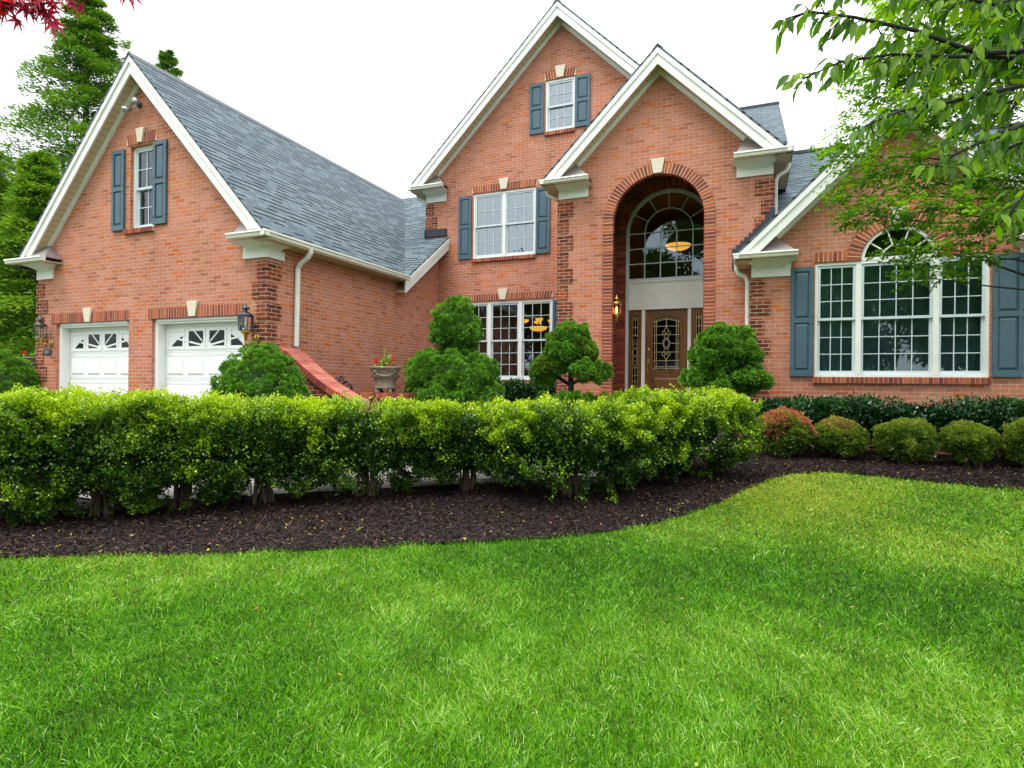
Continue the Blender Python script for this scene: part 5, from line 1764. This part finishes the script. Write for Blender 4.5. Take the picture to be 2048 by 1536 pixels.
for i, b in enumerate(blobs):
    bc = np.array(b[:3]); br = np.array(b[3:])
    s0 = Vector((3.78, 7.64, float(np.clip(b[2] - .95, .7, 4.0)))); e0 = Vector(b[:3])
    jit = lambda a: Vector(tuple(r_.normal(0, a, 3)))
    mid = s0.lerp(e0, .5) + Vector((0, 0, .14)) + jit(.12)
    pts = [s0, s0.lerp(mid, .5) + jit(.05), mid, mid.lerp(e0, .5) + jit(.05), e0 + jit(.03), e0 + (e0 - mid).normalized() * b[3] * .6 + jit(.08)]
    m.tube(pts, [.022, .017, .012, .008, .005, .003], 6)
    vol = br[0] * br[1] * br[2]
    nsp = int(np.clip(240 * br[0] * br[1] / .3, 60, 420))
    for k in range(int(nsp / (2.1 if b[2] < 3.2 else 1.1))):
        q = sphere_dirs(1, r_)[0] * r_.random() ** .45
        c_ = bc + q * br
        outd = unit(np.array([q[0] * 1.2 - .5, q[1] * 1.2 - .2, -.10 + .2 * q[2]]) + r_.normal(0, .3, 3))
        nl = r_.integers(9, 17)
        s_ = np.linspace(0, 1, nl) * r_.uniform(.10, .22)
        P.append(c_ + outd * s_[:, None] + r_.normal(0, .016, (nl, 3)))
        alt = np.where(np.arange(nl) % 2 == 0, 1, -1)[:, None]
        side = unit(np.cross(outd, [0, 0, 1]))
        D.append(unit(outd * .6 + side * alt * .8 + r_.normal(0, .3, (nl, 3)) + [0, 0, -.15]))
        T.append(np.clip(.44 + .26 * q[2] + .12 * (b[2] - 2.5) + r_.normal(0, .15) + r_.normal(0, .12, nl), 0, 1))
        if k % 14 == 0: m.tube([tuple(bc + q * br * .3), tuple(c_), tuple(c_ + outd * .18)], [.006, .004, .0015], 4)
m.build('limb', M_bark_dark, tr)
P, D, T = np.concatenate(P), np.concatenate(D), np.concatenate(T)
n = len(P)
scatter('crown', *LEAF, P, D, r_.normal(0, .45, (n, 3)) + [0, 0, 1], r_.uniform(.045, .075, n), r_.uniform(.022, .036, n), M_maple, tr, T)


def spray_tree(name, base, label, cat, branches, mat, leaf, seed, trunk_top, tpl, droop=.5, spacing=.035, updir=(0, 0, 1), bias=0.0, twig=.22, ntw=.5):
    r_ = np.random.default_rng(seed)
    t = thing(name, base, label, cat)
    m = MB(); m.tube([base, tuple((np.array(base) * .5 + np.array(trunk_top) * .5) + [0.05, 0, 0]), trunk_top], [.10, .08, .05], 10); m.build('trunk', M_bark_dark, t, smooth=True)
    m = MB(); P, D, T = [], [], []
    for pts in branches:
        pts = [np.array(p, float) for p in pts]
        full = [np.array(trunk_top, float)] + pts
        m.tube([tuple(p) for p in full], list(np.linspace(.015, .003, len(full))), 6)
        for a, b_ in zip(pts[:-1], pts[1:]):
            ln = np.linalg.norm(b_ - a); dr = (b_ - a) / ln
            for k in range(max(1, int(ln / spacing))):
                c_ = a + (b_ - a) * (k + r_.random()) / max(1, int(ln / spacing))
                if r_.random() < ntw:
                    td = unit(dr * .7 + r_.normal(0, .6, 3) + [0, 0, -.25]); tl = twig * r_.uniform(.5, 1.2)
                    m.tube([tuple(c_), tuple(c_ + td * tl * .5 + [0, 0, -.01]), tuple(c_ + td * tl + [0, 0, -.05 * tl])], [.004, .003, .0012], 4)
                    nl = max(2, int(tl / .032))
                    for q in range(nl):
                        P.append(c_ + td * tl * (q + 1) / nl); D.append(td * .6 + r_.normal(0, .28, 3) + [0, 0, -droop]); T.append(np.clip(r_.normal(.42 + bias, .2), 0, 1))
                else:
                    P.append(c_); D.append(dr * .5 + r_.normal(0, .38, 3) + [0, 0, -droop]); T.append(np.clip(r_.normal(.42 + bias, .2), 0, 1))
    m.build('branch', M_bark_dark, t, smooth=True)
    P, D, T = np.array(P), np.array(D), np.array(T)
    n = len(P)
    s_ = r_.uniform(.7, 1.2, n)
    scatter('leaves', *tpl, P, D, r_.normal(0, .6, (n, 3)) + np.array(updir), leaf[0] * s_, leaf[1] * s_, mat, t, T)
    return t


CH = [[(1.45, 3.55, 1.60), (1.2, 3.51, 1.585), (.87, 3.38, 1.59), (.62, 3.28, 1.60), (.38, 3.17, 1.55), (.22, 3.11, 1.47)],
      [(1.0, 3.42, 1.60), (.72, 3.33, 1.72), (.45, 3.22, 1.78), (.25, 3.13, 1.80), (.14, 3.08, 1.76)],
      [(1.3, 3.5, 1.75), (.95, 3.40, 1.86), (.55, 3.26, 1.95), (.30, 3.15, 1.93)],
      [(1.2, 3.5, 1.45), (.9, 3.40, 1.38), (.66, 3.30, 1.33), (.50, 3.22, 1.25)],
      [(1.35, 3.5, 1.3), (1.1, 3.45, 1.22), (.92, 3.40, 1.13), (.80, 3.35, 1.06)],
      [(1.6, 3.5, 1.15), (1.36, 3.5, 1.05), (1.2, 3.48, .93), (1.13, 3.46, .80)],
      [(1.6, 3.45, .95), (1.38, 3.45, .82), (1.25, 3.44, .72)],
      [(1.5, 3.6, 1.9), (1.15, 3.5, 2.0), (.8, 3.4, 2.1)],
      [(1.5, 3.3, 1.7), (1.2, 3.2, 1.72), (1.0, 3.15, 1.68)],
      [(1.4, 3.8, 1.8), (1.1, 3.7, 1.74), (.85, 3.6, 1.66)], [(1.5, 3.9, 1.6), (1.2, 3.85, 1.50), (1.0, 3.75, 1.42)], [(1.5, 3.9, 1.35), (1.3, 3.8, 1.28), (1.1, 3.75, 1.2)],
      [(1.5, 3.7, 2.1), (1.2, 3.6, 2.0), (1.0, 3.5, 1.9)], [(1.7, 3.6, .75), (1.5, 3.55, .66), (1.36, 3.5, .60)]]
spray_tree('cherry_tree', (3.9, 4.1, -1.44), 'near branch of long drooping leaves against the sky, top right', 'tree', CH, M_cherry, (.092, .036), 71, (3.3, 3.95, 1.55), LEAF2,
           droop=.8, spacing=.018, ntw=.6, bias=.12, twig=.13)
RM = [[(-3.1, 1.15, 1.50), (-2.75, 1.25, 1.44), (-2.60, 1.31, 1.41), (-2.50, 1.36, 1.41), (-2.43, 1.39, 1.42)],
      [(-3.0, 1.1, 1.44), (-2.78, 1.24, 1.40), (-2.66, 1.29, 1.39), (-2.56, 1.33, 1.39)],
      [(-3.0, 1.2, 1.56), (-2.8, 1.26, 1.50), (-2.68, 1.31, 1.46), (-2.52, 1.36, 1.46), (-2.42, 1.40, 1.455)],
      [(-3.0, 1.3, 1.62), (-2.6, 1.36, 1.60), (-2.4, 1.42, 1.56), (-2.22, 1.48, 1.50), (-2.17, 1.50, 1.475)],
      [(-2.9, 1.4, 1.56), (-2.6, 1.42, 1.52), (-2.45, 1.44, 1.49)]]
spray_tree('red_maple', (-4.0, .7, -1.45), 'red leaves of a maple hanging into the top left corner', 'tree', RM, M_redleaf, (.075, .07), 81, (-3.7, .85, 1.2), palmate(), droop=.9, spacing=.018, ntw=.3, twig=.07,
           bias=.05)

# the trees across the street, seen mirrored in the windows
for i, (x, y, h, rad) in enumerate(((-12, -19, 11.5, 4.5), (-4.5, -22, 14.5, 4.2), (3, -20, 10, 4.6), (10, -19, 12.5, 5), (-20, -18, 12, 5), (18, -20, 11, 5), (-8, -26, 11, 5), (6.5, -27, 12, 5.5), (-16, -25, 12, 5.5), (14, -26, 12, 5.5), (0, -28, 11, 5))):
    r_ = np.random.default_rng(900 + i)
    t = thing('street_tree', (x, y, -1.45), ('broad street tree', 'tall loose street tree', 'low street tree', 'dense street tree', 'round street tree', 'spreading street tree', 'second row street tree', 'far dense street tree', 'far round street tree', 'far leafy street tree', 'farthest street tree')[i] + ' across the road behind the viewer, mirrored in the windows', 'tree')
    m = MB(); m.tube([(x, y, -1.5), (x + .1, y, h * .3), (x, y, h * .7)], [.35, .25, .08], 8)
    C = []
    for k in range(16):
        d = sphere_dirs(1, r_)[0]; c_ = np.array([x, y, h * .55]) + d * [rad * .7, rad * .7, h * .36]
        C.append(c_); m.tube([(x, y, h * .35), tuple((c_ + [x, y, h * .35]) / 2 + [0, 0, .4]), tuple(c_)], [.12, .07, .02], 5)
    m.build('trunk', M_bark, t)
    C = np.array(C)
    n = 13000
    P = C[r_.integers(0, len(C), n)] + sphere_dirs(n, r_) * (r_.random((n, 1)) ** .5) * rad * .38
    scatter('crown', *LEAF, P, r_.normal(size=(n, 3)), r_.normal(size=(n, 3)), .34, .22, M_farleaf, t)

# ------------------------------------------------------------------ ground cover
r_ = np.random.default_rng(5)


def in_view(P, pad=.35):
    """most detail where this photograph and one taken a few steps aside would look"""
    a = np.arctan2(P[:, 0] + 0.0, P[:, 1] + 1.6)
    return (a > R(-75)) & (a < R(35 + 12)) & (P[:, 1] > .5)


# mulch chips
n = 150000
x = r_.uniform(-7.8, 5.0, n); q = r_.random(n) ** 1.25
yl = edge_y(x); yh = np.where(x < -.6, yl + 2.4, np.minimum(yl + 2.6, 10.2))
y = yl - .03 + (yh - yl) * q
P = np.stack([x, y, gz(y) + .012 + np.abs(r_.normal(0, .012, n))], 1)
P = P[in_view(P)]
n = len(P)
D = unit(r_.normal(size=(n, 3)) * [1, 1, .28]); U = unit(r_.normal(0, .35, (n, 3)) + [0, 0, 1])
CHIP = ([(-.5, 0, 0), (.5, .06, .03), (.42, 1, .0), (-.4, .93, .03)], [(0, 1, 2, 3)])
tag(scatter('mulch_chips', *CHIP, P, D, U, r_.uniform(.014, .058, n) * (1 + (r_.random(n) > .97) * .9), r_.uniform(.004, .013, n), M_mulch, None, np.clip(r_.normal(.45, .28, n), 0, 1)), kind='stuff')
n = 300
x = r_.uniform(-6.5, 3.5, n); y = edge_y(x) + r_.uniform(-.05, 1.5, n)
xl = r_.uniform(-3.5, 3.0, 46); yl_ = r_.uniform(2.2, 7.5, 46); ok = yl_ < edge_y(xl) - .1
P = np.concatenate([np.stack([x, y, gz(y) + .035], 1), np.stack([xl[ok], yl_[ok], gz(yl_[ok]) + .055], 1)])
n = len(P)
tag(scatter('fallen_leaves', *LEAF2, P, r_.normal(size=(n, 3)) * [1, 1, .3], r_.normal(0, .4, (n, 3)) + [0, 0, 1], r_.uniform(.018, .045, n), r_.uniform(.012, .022, n), M_fallen), kind='stuff')

# grass: density falls with distance, the blades stay real size
BLADE = ([(-.5, 0, 0), (.5, 0, 0), (.42, .45, .10), (-.42, .45, .10), (.26, .78, .02), (-.26, .78, .02), (0, 1, -.12)], [(0, 1, 2, 3), (3, 2, 4, 5), (5, 4, 6)])
n = 1900000
d0 = 1.4 + (11.5 - 1.4) * r_.random(n) ** 1.15
an = r_.uniform(R(-74), R(36), n)
P = np.stack([d0 * np.sin(an), d0 * np.cos(an)], 1)
dens = np.clip(1.9 / d0, .16, 1) ** .55
ok = (P[:, 1] < edge_y(P[:, 0]) + .012 + .03 * np.sin(P[:, 0] * 37) * np.sin(P[:, 0] * 11)) & (r_.random(n) < dens)
P = P[ok][:620000]
n = len(P)
P3 = np.concatenate([P, np.zeros((n, 1))], 1)
fl = fnoise(P3, 1.5, 77); f2 = fnoise(P3, .45, 78); f3 = fnoise(P3, 3.4, 79)
P3[:, 2] = gz(P[:, 1]) - .005
lean = .50 + .25 * r_.random(n) + .12 * f2
ang = 1.2 * fl + 1.8 * f3 + r_.normal(0, 1.5, n)
D = np.stack([np.cos(ang) * lean, np.sin(ang) * lean, np.full(n, .66)], 1) + r_.normal(0, .34, (n, 3))
U = r_.normal(0, .55, (n, 3)) + np.stack([np.cos(ang), np.sin(ang), np.full(n, .7)], 1)
dist = np.linalg.norm(P, axis=1)
Lb = r_.uniform(.024, .062, n) * (1 + .16 * f2)
Wb = r_.uniform(.0026, .0052, n) * np.clip(dist / 3.4, 1.0, 2.4)
tint = np.clip(.47 + .05 * fl + .05 * f2 + .05 * f3 + r_.normal(0, .27, n), 0, 1)
dry = np.exp(-(((P[:, 0] - .3) / 1.1) ** 2 + ((P[:, 1] - 7.2) / 1.3) ** 2)) * .6
far = np.clip((dist - 2.6) / 4.5, 0, 1) * .42 + .10 * f3 + .10 * fl
t2 = np.clip(r_.random(n) * .62 + (far + dry) * (.4 + .6 * r_.random(n)), 0, 1)
tag(scatter('grass', *BLADE, P3, D, U, Lb, Wb, M_grass, None, tint, t2), kind='stuff')
